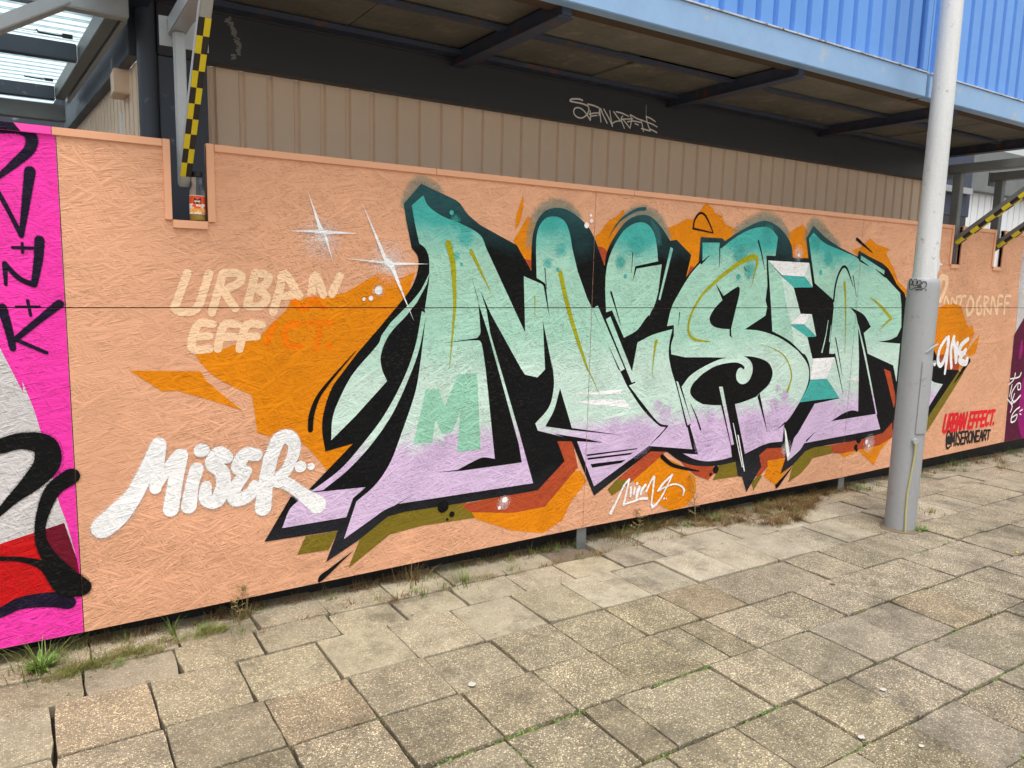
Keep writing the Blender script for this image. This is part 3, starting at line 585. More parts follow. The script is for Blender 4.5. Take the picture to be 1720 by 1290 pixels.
  ('white_spray','pale',6,'S',"1714 936 108.9 0.6,2615 948 130.7 0.5,3027 926 94.2 0.5"),
  ('teal_haze','dkteal2',2,'SK0.5',"2157 1665 73.9,2182 1767 96.1,2237 1840 104.2,2307 1865 105.6,2389 1858 84.4,2470 1818 46.9"),
  ('teal_haze','dkteal2',2,'SK0.5',"2742 1781 68.3,2798 1837 94.6,2876 1872 104.6,2969 1866 97.6,3051 1818 81.3,3116 1747 41.3"),
  ('teal_haze','dkteal2',2,'SK0.5',"3657 1796 81.6,3785 1859 110.9,3931 1898 132.3,4053 1875 115.9,4159 1809 69"),
  ('teal_haze','dkteal2',2,'SK0.5',"4350 1803 91.5,4410 1895 122.6,4552 1821 115.4,4696 1769 64.5"),
  ('teal_haze','dkteal2',2,'SK0.45',"1459 1815 50.1,1498 1879 79.1,1545 1917 87.1,1638 1890 66.8"),
  ('teal_haze','ltteal',5,'SK0.5',"2971 1832 26.7,3017 1773 54,3037 1716 49.8"),
  ('orange_edge','orangehot',2,'SK1',"951 1370 37.1,988 1347 44.9,1026 1370 37.7"),
  ('orange_edge','orangehot',2,'SK1',"1026 1392 37.7,1080 1347 38.3"),
  ('orange_edge','orangehot',2,'SK1',"868 1274 33.6,846 1230 36.4,831 1194 33.5"),
  ('orange_edge','orangehot',2,'SK1',"979 1277 34.5,927 1273 34.1,908 1229 34,926 1184 34.3,978 1179 34.7"),
  ('orange_edge','orangehot',2,'SK1',"1010 1280 34.8,1118 1279 35.7"),
  ('orange_edge','orangehot',2,'SK1',"1067 1272 35.3,1043 1166 35.3"),
  ('orange_edge','orangehot',2,'SK1',"1101 1183 38.9,1103 1170 38.9"),
  ('star','white',9,'P',"1016 1839,1073 1697,1087 1680,1240 1674,1095 1664,1126 1537,1083 1659,1067 1667,927 1669,1061 1680"),
  ('star','white',9,'P',"1257 1809,1377 1572,1404 1554,1589 1551,1410 1540,1464 1399,1514 1282,1392 1528,1363 1545,1178 1563,1363 1557"),
  ('star','white',9,'P',"5946 1791,5973 1700,6027 1681,5978 1672,5967 1615,5952 1671,5885 1668,5949 1685"),
  ('ghost_lettering','ghost',2,'K',"529 1484 31.7,494 1388 31.6,478 1342 31.6,515 1328 31.9,560 1344 32.3,589 1417 32.3,610 1483 32.4"),
  ('ghost_lettering','ghost',2,'K',"664 1484 32.8,642 1410 32.8,616 1326 32.8"),
  ('ghost_lettering','ghost',2,'K',"664 1487 32.8,725 1485 33.4,731 1454 33.5,662 1411 33"),
  ('ghost_lettering','ghost',2,'K',"665 1411 33,708 1344 33.5"),
  ('ghost_lettering','ghost',2,'K',"791 1487 33.9,756 1355 33.9"),
  ('ghost_lettering','ghost',2,'K',"794 1491 33.9,845 1478 34.4,828 1438 34.4,786 1426 34"),
  ('ghost_lettering','ghost',2,'K',"796 1423 34.1,836 1394 34.5,812 1355 34.4,760 1352 34"),
  ('ghost_lettering','ghost',2,'K',"862 1329 34.9,889 1413 34.9,912 1490 35,974 1396 35.7"),
  ('ghost_lettering','ghost',2,'K',"881 1395 34.9,944 1398 35.5"),
  ('ghost_lettering','ghost',2,'K',"1026 1404 36.2,1044 1486 36.1,1080 1404 36.6"),
  ('ghost_lettering','ghost',2,'K',"1119 1408 37,1155 1484 37.1"),
  ('ghost_lettering','ghost',2,'K',"618 1279 32.9,562 1278 32.4,536 1184 32.4,602 1179 33"),
  ('ghost_lettering','ghost',2,'K',"550 1229 32.4,603 1232 32.9"),
  ('ghost_lettering','ghost',2,'K',"716 1276 33.7,661 1273 33.3,635 1178 33.3"),
  ('ghost_lettering','ghost',2,'K',"657 1227 33.3,701 1226 33.7"),
  ('ghost_lettering','ghost',2,'K',"814 1275 34.6,751 1272 34.1,721 1175 34"),
  ('ghost_lettering','ghost',2,'K',"739 1225 34.1,792 1226 34.5"),
  ('ghost_name','ghost',2,'K',"6020 1580 56.4,5998 1487 54.5,5978 1386 52.6"),
  ('ghost_name','ghost',2,'K',"6026 1584 52.5,6101 1575 49.1,6107 1510 45.4,6048 1401 43.3"),
  ('ghost_name','ghost',2,'K',"6105 1383 21.8,6122 1434 21.8,6174 1380 22"),
  ('ghost_name','ghost',2,'K',"6208 1380 20.1,6213 1424 20.1,6284 1380 20.3,6281 1432 20.3"),
  ('ghost_name','ghost',2,'K',"6294 1436 22.3,6420 1440 22.7"),
  ('ghost_name','ghost',2,'K',"6358 1432 24.5,6349 1373 24.6"),
  ('ghost_name','ghost',2,'K',"6493 1437 31.2,6457 1366 33.3,6480 1290 33.5,6541 1313 33.7,6547 1388 31.5,6500 1437 29.2"),
  ('ghost_name','ghost',2,'K',"6646 1438 27.6,6605 1389 29.6,6632 1297 29.8,6696 1312 27.9,6671 1358 23.5"),
  ('ghost_name','ghost',2,'K',"6714 1435 25.7,6746 1289 28.1"),
  ('ghost_name','ghost',2,'K',"6728 1439 23.6,6793 1420 23.8,6744 1366 23.7,6836 1296 26.2"),
  ('ghost_name','ghost',2,'K',"6851 1296 28.5,6850 1440 28.3,6944 1300 28.8"),
  ('ghost_name','ghost',2,'K',"6960 1296 28.9,6951 1437 28.7,7021 1441 24.5"),
  ('ghost_name','ghost',2,'K',"6958 1374 24.3,7020 1378 24.5"),
  ('ghost_name','ghost',2,'K',"7079 1295 29.3,7069 1438 29.1,7156 1445 24.9"),
  ('ghost_name','ghost',2,'K',"7074 1382 24.7,7130 1387 24.9"),
  ('white_name','white',8,'K',"189 490 87,243 536 88,301 604 66.4,349 694 59.7,399 800 57.7"),
  ('white_name','white',8,'K',"403 799 50.5,390 708 50.7,381 622 44.8"),
  ('white_name','white',8,'K',"381 622 36.3,424 691 42.6,469 744 51.6"),
  ('white_name','white',8,'K',"478 747 59.1,457 648 56.7,435 527 60.5"),
  ('white_name','white',8,'K',"538 684 54,518 614 52.7,503 530 61.6"),
  ('white_name','white',8,'K',"656 721 56.8,626 742 56.3,598 701 54.8,636 660 59.3,640 598 59.6,611 538 62,571 554 56.2,572 607 44.6"),
  ('white_name','white',8,'K',"777 718 55.9,732 724 56.6,703 672 59,737 651 46.3"),
  ('white_name','white',8,'K',"727 635 47.6,684 579 57.8,692 534 63.3,744 547 57.4,768 589 37.5"),
  ('white_name','white',8,'K',"839 698 62.3,818 603 62.3,802 480 70.7"),
  ('white_name','white',8,'K',"843 704 58.3,874 774 61.2,918 784 61.8,943 736 55.4,913 648 51.2,864 598 50.7"),
  ('white_name','white',8,'K',"857 591 50.7,908 574 55.5,973 520 58,1043 459 80.8"),
  ('white_name','white',8,'O',"559 760 30.8"),
  ('white_signature','white',8,'K',"2768 163 22.4,2793 203 17.2,2823 252 15,2861 316 13.6,2897 347 13.7"),
  ('white_signature','white',8,'K',"2898 347 13.7,2881 274 12.9,2864 199 18.2"),
  ('white_signature','white',8,'K',"2864 199 11.4,2919 206 11.5,2996 216 14.8,3047 211 15.7"),
  ('white_signature','white',8,'K',"2914 296 15.3,2913 243 15.3"),
  ('white_signature','white',8,'K',"2944 289 15.3,2938 253 15.4"),
  ('white_signature','white',8,'K',"2979 288 23.2,2964 249 23.2,2961 224 15.4"),
  ('white_signature','white',8,'K',"3026 295 19.5,3001 271 19.4,2994 245 15.5"),
  ('white_signature','white',8,'K',"3037 256 14.1,3061 301 13.3,3089 338 15.7"),
  ('white_signature','white',8,'K',"3095 336 15.7,3090 260 13.4,3083 178 14.2,3094 149 17.5"),
  ('white_signature','white',8,'K',"3094 149 15.9,3132 171 14.4,3174 221 12,3207 272 11.3,3242 331 12.1"),
  ('white_signature','white',8,'K',"3241 333 12.9,3174 290 16,3132 247 14.3"),
  ('white_signature','white',8,'K',"3132 247 13.5,3194 263 10.4,3258 272 10.6,3315 255 11.5,3350 225 14.9,3343 191 9.1"),
  ('white_word','white',8,'K',"6187 1103 30.4,6108 1020 34.3,6099 924 40.4,6148 885 40.8,6198 943 38.9,6226 1046 38.8,6218 1110 36.7"),
  ('white_word','white',8,'K',"6216 1099 36.7,6227 934 37,6222 818 28.9"),
  ('white_word','white',8,'K',"6301 1108 41.2,6277 1000 37.1,6311 863 37.5"),
  ('white_word','white',8,'K',"6299 1097 37.1,6354 967 39.6,6373 906 37.7"),
  ('white_word','white',8,'K',"6364 1058 37.5,6373 906 41.9"),
  ('white_word','white',8,'K',"6523 1088 38.2,6431 1041 46.2,6409 977 46.2,6496 974 38.2"),
  ('white_word','white',8,'K',"6505 997 42.5,6428 919 52.8,6528 889 53.5,6546 923 36.4"),
  ('red_lettering','redpaint',3,'K',"6312 463 31.6,6293 354 31.6,6307 326 31.6,6331 326 31.6,6348 353 31.6,6370 462 31.6"),
  ('red_lettering','redpaint',3,'K',"6359 326 31.6,6383 462 31.6"),
  ('red_lettering','redpaint',3,'K',"6383 462 31.6,6425 461 31.6,6428 427 31.6,6407 393 31.6,6371 394 31.6"),
  ('red_lettering','redpaint',3,'K',"6395 393 31.6,6414 326 31.6"),
  ('red_lettering','redpaint',3,'K',"6430 326 31.6,6453 460 31.6"),
  ('red_lettering','redpaint',3,'K',"6453 460 31.6,6496 459 31.6,6496 425 31.6,6478 395 31.6,6442 396 31.6"),
  ('red_lettering','redpaint',3,'K',"6448 393 31.6,6491 379 31.6,6479 332 31.6,6430 326 31.6"),
  ('red_lettering','redpaint',3,'K',"6500 326 31.6,6551 457 31.6,6555 326 31.6"),
  ('red_lettering','redpaint',3,'K',"6521 376 31.6,6553 375 31.6"),
  ('red_lettering','redpaint',3,'K',"6571 325 31.6,6595 456 31.6"),
  ('red_lettering','redpaint',3,'K',"6595 456 31.6,6623 325 31.6"),
  ('red_lettering','redpaint',3,'K',"6623 325 31.6,6650 455 31.6"),
  ('red_lettering','redpaint',3,'K',"6760 452 31.6,6708 454 31.6"),
  ('red_lettering','redpaint',3,'K',"6708 454 31.6,6684 325 31.6"),
  ('red_lettering','redpaint',3,'K',"6684 325 31.6,6736 325 31.6"),
  ('red_lettering','redpaint',3,'K',"6696 389 31.6,6738 389 31.6"),
  ('red_lettering','redpaint',3,'K',"6830 450 31.6,6779 452 31.6"),
  ('red_lettering','redpaint',3,'K',"6779 452 31.6,6755 325 31.6"),
  ('red_lettering','redpaint',3,'K',"6767 388 31.6,6809 388 31.6"),
  ('red_lettering','redpaint',3,'K',"6901 449 31.6,6849 450 31.6"),
  ('red_lettering','redpaint',3,'K',"6849 450 31.6,6825 325 31.6"),
  ('red_lettering','redpaint',3,'K',"6837 387 31.6,6880 387 31.6"),
  ('red_lettering','redpaint',3,'K',"6972 447 31.6,6920 448 31.6"),
  ('red_lettering','redpaint',3,'K',"6920 448 31.6,6896 325 31.6"),
  ('red_lettering','redpaint',3,'K',"6896 325 31.6,6948 325 31.6"),
  ('red_lettering','redpaint',3,'K',"6908 386 31.6,6950 386 31.6"),
  ('red_lettering','redpaint',3,'K',"7040 433 31.6,7015 446 31.6,6986 410 31.6,6977 361 31.6,6991 325 31.6,7021 337 31.6"),
  ('red_lettering','redpaint',3,'K',"7061 445 31.6,7116 443 31.6"),
  ('red_lettering','redpaint',3,'K',"7089 444 31.6,7065 324 31.6"),
  ('red_lettering','redpaint',3,'K',"7112 327 31.6,7116 330 31.6"),
  ('dark_lettering','charcoal',3,'K',"6404 227 20.4,6390 220 20.4,6381 250 20.4,6387 276 20.4,6401 267 20.4,6406 220 20.4"),
  ('dark_lettering','charcoal',3,'K',"6406 220 20.4,6424 220 20.4,6423 278 20.4,6395 323 20.4,6365 310 20.4,6360 251 20.4,6375 191 20.4,6401 176 20.4,6423 188 20.4"),
  ('dark_lettering','charcoal',3,'K',"6444 194 20.4,6438 308 20.4"),
  ('dark_lettering','charcoal',3,'K',"6438 308 20.4,6465 228 20.4,6480 306 20.4"),
  ('dark_lettering','charcoal',3,'K',"6480 306 20.4,6491 193 20.4"),
  ('dark_lettering','charcoal',3,'K',"6518 193 20.4,6510 304 20.4"),
  ('dark_lettering','charcoal',3,'K',"6577 290 20.4,6553 302 20.4,6535 279 20.4,6558 250 20.4,6581 220 20.4,6562 193 20.4,6538 204 20.4"),
  ('dark_lettering','charcoal',3,'K',"6639 297 20.4,6593 300 20.4"),
  ('dark_lettering','charcoal',3,'K',"6593 300 20.4,6599 193 20.4"),
  ('dark_lettering','charcoal',3,'K',"6599 193 20.4,6644 193 20.4"),
  ('dark_lettering','charcoal',3,'K',"6596 246 20.4,6633 245 20.4"),
  ('dark_lettering','charcoal',3,'K',"6660 193 20.4,6655 296 20.4"),
  ('dark_lettering','charcoal',3,'K',"6655 296 20.4,6693 294 20.4,6702 268 20.4,6689 243 20.4,6658 244 20.4"),
  ('dark_lettering','charcoal',3,'K',"6679 244 20.4,6707 193 20.4"),
  ('dark_lettering','charcoal',3,'K',"6741 291 20.4,6721 267 20.4,6723 218 20.4,6745 193 20.4,6765 217 20.4,6763 265 20.4,6744 291 20.4"),
  ('dark_lettering','charcoal',3,'K',"6782 192 20.4,6779 289 20.4"),
  ('dark_lettering','charcoal',3,'K',"6779 289 20.4,6826 192 20.4"),
  ('dark_lettering','charcoal',3,'K',"6826 192 20.4,6828 286 20.4"),
  ('dark_lettering','charcoal',3,'K',"6887 283 20.4,6842 285 20.4"),
  ('dark_lettering','charcoal',3,'K',"6842 285 20.4,6843 192 20.4"),
  ('dark_lettering','charcoal',3,'K',"6843 192 20.4,6887 192 20.4"),
  ('dark_lettering','charcoal',3,'K',"6842 239 20.4,6879 238 20.4"),
  ('dark_lettering','charcoal',3,'K',"6904 192 20.4,6928 280 20.4,6951 192 20.4"),
  ('dark_lettering','charcoal',3,'K',"6914 226 20.4,6942 225 20.4"),
  ('dark_lettering','charcoal',3,'K',"6964 192 20.4,6966 278 20.4"),
  ('dark_lettering','charcoal',3,'K',"6966 278 20.4,7003 276 20.4,7010 255 20.4,6997 234 20.4,6965 235 20.4"),
  ('dark_lettering','charcoal',3,'K',"6986 234 20.4,7011 192 20.4"),
  ('dark_lettering','charcoal',3,'K',"7028 275 20.4,7076 272 20.4"),
  ('dark_lettering','charcoal',3,'K',"7052 273 20.4,7049 192 20.4"),
  ('beam_tag','taggrey',100,'K',"2985 2607 10.2,2953 2611 10.2,2900 2602 10.9,2890 2590 10.1,2925 2588 9.3,2983 2587 9.4,3028 2578 9.5,3037 2557 8.6,3026 2529 8.6,2997 2506 8.6,2968 2499 8.5,2938 2506 8.5,2920 2526 8.5,2927 2550 8.5,2955 2559 8.5,2990 2551 8.6,3021 2528 8.6,3052 2496 9.5"),
  ('beam_tag','taggrey',100,'K',"3052 2496 8.7,3053 2525 8.7,3047 2554 7.8"),
  ('beam_tag','taggrey',100,'K',"3028 2590 10.3,3073 2588 9.5,3116 2581 8.7"),
  ('beam_tag','taggrey',100,'K',"3041 2531 7.8,3085 2544 7.8,3115 2548 7.9"),
  ('beam_tag','taggrey',100,'K',"3061 2522 7.8,3103 2532 7.8"),
  ('beam_tag','taggrey',100,'K',"3121 2534 7.9,3122 2576 7.9"),
  ('beam_tag','taggrey',100,'K',"3124 2576 9.6,3131 2535 8.8,3138 2496 7.9"),
  ('beam_tag','taggrey',100,'K',"3131 2577 8.7,3156 2538 8.8,3189 2495 8"),
  ('beam_tag','taggrey',100,'K',"3157 2577 8.8,3203 2525 8.9,3234 2481 8"),
  ('beam_tag','taggrey',100,'K',"3206 2574 7.1,3219 2527 8,3234 2483 8"),
  ('beam_tag','taggrey',100,'K',"3233 2500 8,3261 2515 8.1,3292 2521 7.2"),
  ('beam_tag','taggrey',100,'K',"3239 2572 8.9,3275 2542 9,3305 2519 7.2"),
  ('beam_tag','taggrey',100,'K',"3260 2575 8.9,3310 2572 9,3369 2560 6.4"),
  ('beam_tag','taggrey',100,'K',"3316 2555 8.1,3304 2534 8.1,3334 2481 7.3"),
  ('beam_tag','taggrey',100,'K',"3304 2534 8.1,3402 2549 8.2"),
  ('beam_tag','taggrey',100,'K',"3379 2571 8.2,3392 2542 8.2,3382 2487 7.3"),
  ('beam_tag','taggrey',100,'K',"3317 2536 8.1,3345 2516 8.2,3382 2487 7.3"),
  ('beam_tag','taggrey',100,'K',"3382 2572 8.2,3429 2558 8.3,3473 2550 8.3"),
  ('beam_tag','taggrey',100,'K',"3358 2525 8.2,3408 2536 8.2,3468 2535 8.3"),
  ('beam_tag','taggrey',100,'K',"3423 2522 7.3,3453 2516 7.4"),
  ('beam_tag','taggrey',100,'K',"3473 2548 8.3,3488 2518 8.4,3499 2481 7.5"),
  ('beam_tag','taggrey',100,'K',"3481 2497 9.3,3559 2491 9.4"),
  ('beam_tag','taggrey',100,'K',"3512 2652 1.9,3517 2578 2.8"),
  ('beam_tag','taggrey',100,'K',"3517 2578 8.4,3534 2532 8.4,3559 2493 8.5"),
  ('beam_tag','taggrey',100,'K',"3520 2578 8.4,3559 2571 8.4,3600 2556 6.6"),
  ('beam_tag','taggrey',100,'K',"3472 2552 8.3,3528 2543 8.4,3573 2537 8.5,3619 2524 6.6"),
  ('beam_tag','taggrey',100,'K',"3559 2503 8.5,3618 2488 9.5"),
  ('post_tag','black',200,'K',"4473 -649 1534 5,4463 -667 1551 5,4458 -686 1519 6,4466 -660 1516 5,4471 -651 1532 5"),
  ('post_tag','black',200,'K',"4468 -656 1519 5,4465 -662 1486 4"),
  ('post_tag','black',200,'K',"4458 -683 1541 6,4459 -679 1524 6,4457 -694 1507 6"),
  ('post_tag','black',200,'K',"4458 -684 1546 5,4457 -703 1551 5,4457 -708 1528 5,4457 -699 1507 6"),
  ('post_tag','black',200,'K',"4457 -711 1520 5,4457 -711 1537 5,4460 -724 1544 5,4463 -732 1528 5,4458 -717 1514 5"),
  ('post_tag','black',200,'K',"4463 -733 1520 5,4465 -738 1536 5,4473 -752 1534 5,4476 -756 1513 5,4470 -747 1500 5"),
  ('post_tag','black',200,'K',"4457 -707 1508 6,4460 -726 1517 6,4463 -734 1504 6,4457 -713 1504 5"),
  ('post_tag','black',200,'K',"4461 -673 1485 5,4457 -700 1499 5,4462 -730 1498 5,4471 -748 1494 5"),
  ('post_tag','black',200,'K',"4457 -701 1487 8,4466 -740 1488 8"),
  ('post_tag','black',200,'K',"4473 -751 1494 4,4477 -756 1488 4,4474 -753 1480 4"),
  ('post_tag','black',200,'K',"4457 -713 1514 5,4460 -725 1508 5"),
  ('overspray','navy',2,'SK0.85',"-230 202 38.3,-161 216 48.7,-91 240 61.6,9 231 76.7,59 207 64.4"),
  ('overspray','black',3,'SK0.85',"-204 832 55.3,-125 845 70.7,-56 859 78.8,12 835 102,17 767 110.6,-30 705 90,-96 645 50.1,-139 601 33.4,-181 566 28.4"),
  ('overspray','black',4,'SK0.85',"91 707 79,31 662 69.9,-5 581 54.7,-20 506 44.8,-9 434 55.2,37 346 76.7,107 260 83.9"),
  ('overspray','black',5,'SK0.85',"-215 445 18.9,-149 425 21.2,-81 408 24.6,-13 369 45.3,48 282 92.7,99 257 83.7"),
  ('overspray','navy',2,'SK0.85',"-96 1963 37.8,-60 1964 38.2,-4 1967 38.8,29 1950 48,24 1906 43.7,-17 1858 34.6,-69 1806 21.4,-108 1770 17"),
  ('overspray','navy',2,'SK0.85',"20 1829 43.9,1 1713 31.7,-18 1601 19.4"),
  ('overspray','navy',3,'SK0.85',"-18 1601 19.4,-46 1673 17.4,-73 1737 18.9,-106 1799 20.3"),
  ('overspray','navy',2,'SK0.85',"-46 1559 14,15 1559 14.3"),
  ('overspray','navy',3,'SK0.85',"-17 1575 12.4,-18 1543 12.4"),
  ('overspray','navy',2,'SK0.85',"-74 1428 13.2,-73 1502 21.9"),
  ('overspray','navy',3,'SK0.85',"-73 1502 19.2,-33 1451 21.3,11 1429 25.2"),
  ('overspray','navy',4,'SK0.85',"11 1429 25.2,29 1520 36,36 1589 39.5"),
  ('overspray','navy',2,'SK0.85',"-48 1349 12.5,23 1349 12.7"),
  ('overspray','navy',3,'SK0.85',"-12 1372 12.6,-5 1318 12.7"),
  ('overspray','navy',2,'SK0.85',"-90 1345 39.6,-75 1269 32,-66 1200 26.9"),
  ('overspray','navy',3,'SK0.85',"86 1360 38.9,17 1299 29.2,-58 1231 25.1"),
  ('overspray','navy',4,'SK0.85',"-52 1230 17.9,37 1181 14.8"),
  ('overspray','ghost',1,'SK0.85',"529 1484 40.6,494 1388 40.5,478 1342 40.4,515 1328 40.8,560 1344 41.3,589 1417 41.4,610 1483 41.5"),
  ('overspray','ghost',1,'SK0.85',"664 1484 42,642 1410 42,616 1326 42"),
  ('overspray','ghost',1,'SK0.85',"664 1487 42,725 1485 42.7,731 1454 42.9,662 1411 42.2"),
  ('overspray','ghost',1,'SK0.85',"665 1411 42.3,708 1344 42.9"),
  ('overspray','ghost',1,'SK0.85',"791 1487 43.4,756 1355 43.4"),
  ('overspray','ghost',1,'SK0.85',"794 1491 43.4,845 1478 44,828 1438 44,786 1426 43.5"),
  ('overspray','ghost',1,'SK0.85',"796 1423 43.7,836 1394 44.2,812 1355 44,760 1352 43.5"),
  ('overspray','ghost',1,'SK0.85',"862 1329 44.7,889 1413 44.7,912 1490 44.8,974 1396 45.7"),
  ('overspray','ghost',1,'SK0.85',"881 1395 44.7,944 1398 45.4"),
  ('overspray','ghost',1,'SK0.85',"1026 1404 46.3,1044 1486 46.2,1080 1404 46.9"),
  ('overspray','ghost',1,'SK0.85',"1119 1408 47.3,1155 1484 47.5"),
  ('overspray','ghost',1,'SK0.85',"618 1279 42.1,562 1278 41.5,536 1184 41.5,602 1179 42.2"),
  ('overspray','ghost',1,'SK0.85',"550 1229 41.5,603 1232 42.1"),
  ('overspray','ghost',1,'SK0.85',"716 1276 43.2,661 1273 42.6,635 1178 42.6"),
  ('overspray','ghost',1,'SK0.85',"657 1227 42.7,701 1226 43.2"),
  ('overspray','ghost',1,'SK0.85',"814 1275 44.3,751 1272 43.6,721 1175 43.5"),
  ('overspray','ghost',1,'SK0.85',"739 1225 43.6,792 1226 44.2"),
  ('overspray','white',7,'SK0.85',"189 490 111.3,243 536 112.6,301 604 85,349 694 76.5,399 800 73.8"),
  ('overspray','white',7,'SK0.85',"403 799 64.7,390 708 64.9,381 622 57.3"),
  ('overspray','white',7,'SK0.85',"381 622 46.5,424 691 54.6,469 744 66.1"),
  ('overspray','white',7,'SK0.85',"478 747 75.7,457 648 72.6,435 527 77.5"),
  ('overspray','white',7,'SK0.85',"538 684 69.1,518 614 67.5,503 530 78.9"),
  ('overspray','white',7,'SK0.85',"656 721 72.7,626 742 72.1,598 701 70.1,636 660 76,640 598 76.3,611 538 79.4,571 554 72,572 607 57.1"),
  ('overspray','white',7,'SK0.85',"777 718 71.6,732 724 72.5,703 672 75.5,737 651 59.3"),
  ('overspray','white',7,'SK0.85',"727 635 60.9,684 579 73.9,692 534 81.1,744 547 73.5,768 589 48"),
  ('overspray','white',7,'SK0.85',"839 698 79.7,818 603 79.8,802 480 90.5"),
  ('overspray','white',7,'SK0.85',"843 704 74.6,874 774 78.3,918 784 79.1,943 736 70.9,913 648 65.5,864 598 64.9"),
  ('overspray','white',7,'SK0.85',"857 591 64.9,908 574 71.1,973 520 74.2,1043 459 103.5"),
]

def parse(s): return [tuple(float(q.rstrip('~')) for q in p.split()) + (p.endswith('~'),) for p in s.split(',')]
def smooth_poly(pts):
    n = len(pts); out = []
    P_ = [Vector((p[0]/1000, p[1]/1000)) for p in pts]; S_ = [p[-1] for p in pts]
    def tang(i): return (P_[(i+1)%n]-P_[i-1])*.5
    for i in range(n):
        j = (i+1)%n; out.append(P_[i])
        if S_[i] or S_[j]:
            d = P_[j]-P_[i]; t0 = tang(i) if S_[i] else d; t1 = tang(j) if S_[j] else d
            L = d.length
            t0 = t0.normalized()*L if t0.length > 0 else d; t1 = t1.normalized()*L if t1.length > 0 else d
            for k in range(1, 6):
                u = k/6; a = 2*u**3-3*u**2+1; b = u**3-2*u**2+u; c = -2*u**3+3*u**2; e = u**3-u**2
                out.append(P_[i]*a+t0*b+P_[j]*c+t1*e)
    return out
def smooth_line(pts):
    if len(pts) < 3: return [(Vector((p[0]/1000,p[1]/1000)), p[2]/1000) for p in pts]
    P_ = [Vector((p[0]/1000, p[1]/1000, p[2]/1000)) for p in pts]; n = len(P_); out = []
    for i in range(n-1):
        p0 = P_[max(i-1,0)]; p1 = P_[i]; p2 = P_[i+1]; p3 = P_[min(i+2,n-1)]
        for k in range(6):
            u = k/6; q = .5*((2*p1)+(p2-p0)*u+(2*p0-5*p1+4*p2-p3)*u*u+(3*p1-p0-3*p2+p3)*u**3); out.append(q)
    out.append(P_[-1])
    return [(Vector((q.x,q.y)), max(q.z, .0008)) for q in out]
LETTERS = {'M':'M','I':'I','S':'S','E':'E','R':'R'}
groups = {}
WORDS = ('ghost_name','navy_tag','white_tag','ghost_lettering','white_name','white_signature','white_word','red_lettering','dark_lettering','M','I','S','E','R','beam_tag','post_tag')
for idx, (ob, mat, lay, kind, s) in enumerate(PAINT):
    for n, q in enumerate(s.split(',') if kind in ('O','S') and ob not in WORDS else [s]):
        groups.setdefault((ob, mat, 'S' if kind[0] == 'S' else 'H', lay >= 100, -1 if ob in WORDS else idx*100+n), []).append((idx, lay, kind, q))
def stroke_geo(bm, line, y, al, layer, grow=0.0, dy=.0):
    # ribbon with round ends; creeps outwards along its length so that it can cross itself
    n = len(line); rings = []; prof = [(-1,0),(-.55,.75),(0,1),(.55,.75),(1,0)] if layer is not None else [(-1,1),(1,1)]
    tot = max(n-1, 1)
    L = []
    for i, (p, w_) in enumerate(line):
        d = line[min(i+1,n-1)][0]-line[max(i-1,0)][0]
        d = d.normalized() if d.length > 1e-9 else Vector((1,0)); L.append((p, d, w_/2))
    p, d, r = L[0]; caps0 = [(p-d*r*c, d, r*sn) for c, sn in ((.97,.22),(.80,.60),(.45,.89))]
    p, d, r = L[-1]; caps1 = [(p+d*r*c, d, r*sn) for c, sn in ((.45,.89),(.80,.60),(.97,.22))]
    L = caps0+L+caps1
    for i, (p, d, r) in enumerate(L):
        nrm = Vector((-d.y, d.x)); yy = y - dy*i/len(L); row = []
        fade = 1.0
        if layer is not None: fade = min(1, i/4, (len(L)-1-i)/4)
        for u, a in prof:
            q = p+nrm*r*u; vtx = bm.verts.new((q.x, yy, q.y))
            if layer is not None: vtx[layer] = a*al*fade
            row.append(vtx)
        rings.append(row)
    for a, b in zip(rings, rings[1:]):
        for k in range(len(prof)-1):
            bm.faces.new((a[k], a[k+1], b[k+1], b[k]))
def disc_geo(bm, c, r, y, al, layer, asp=1.0):
    rr = (.0,.45,.75,1.) if layer is not None else (0.,1.); aa = (1,.8,.3,0)
    n = 20; jit = [1+.10*noise.noise(Vector((c.x*7+math.cos(k*2*math.pi/n), c.y*7+math.sin(k*2*math.pi/n), 3.3))) for k in range(n)]
    prev = None; ctr = bm.verts.new((c.x, y, c.y))
    if layer is not None: ctr[layer] = al
    for q, a in list(zip(rr, aa))[1:]:
        ring = []
        for k in range(n):
            v = bm.verts.new((c.x+r*q*jit[k]*math.cos(k*2*math.pi/n), y, c.y+r*q*jit[k]*math.sin(k*2*math.pi/n)))
            if layer is not None: v[layer] = a*al
            ring.append(v)
        for k in range(n):
            if prev is None: bm.faces.new((ctr, ring[k], ring[(k+1)%n]))
            else: bm.faces.new((prev[k], ring[k], ring[(k+1)%n], prev[(k+1)%n]))
        prev = ring
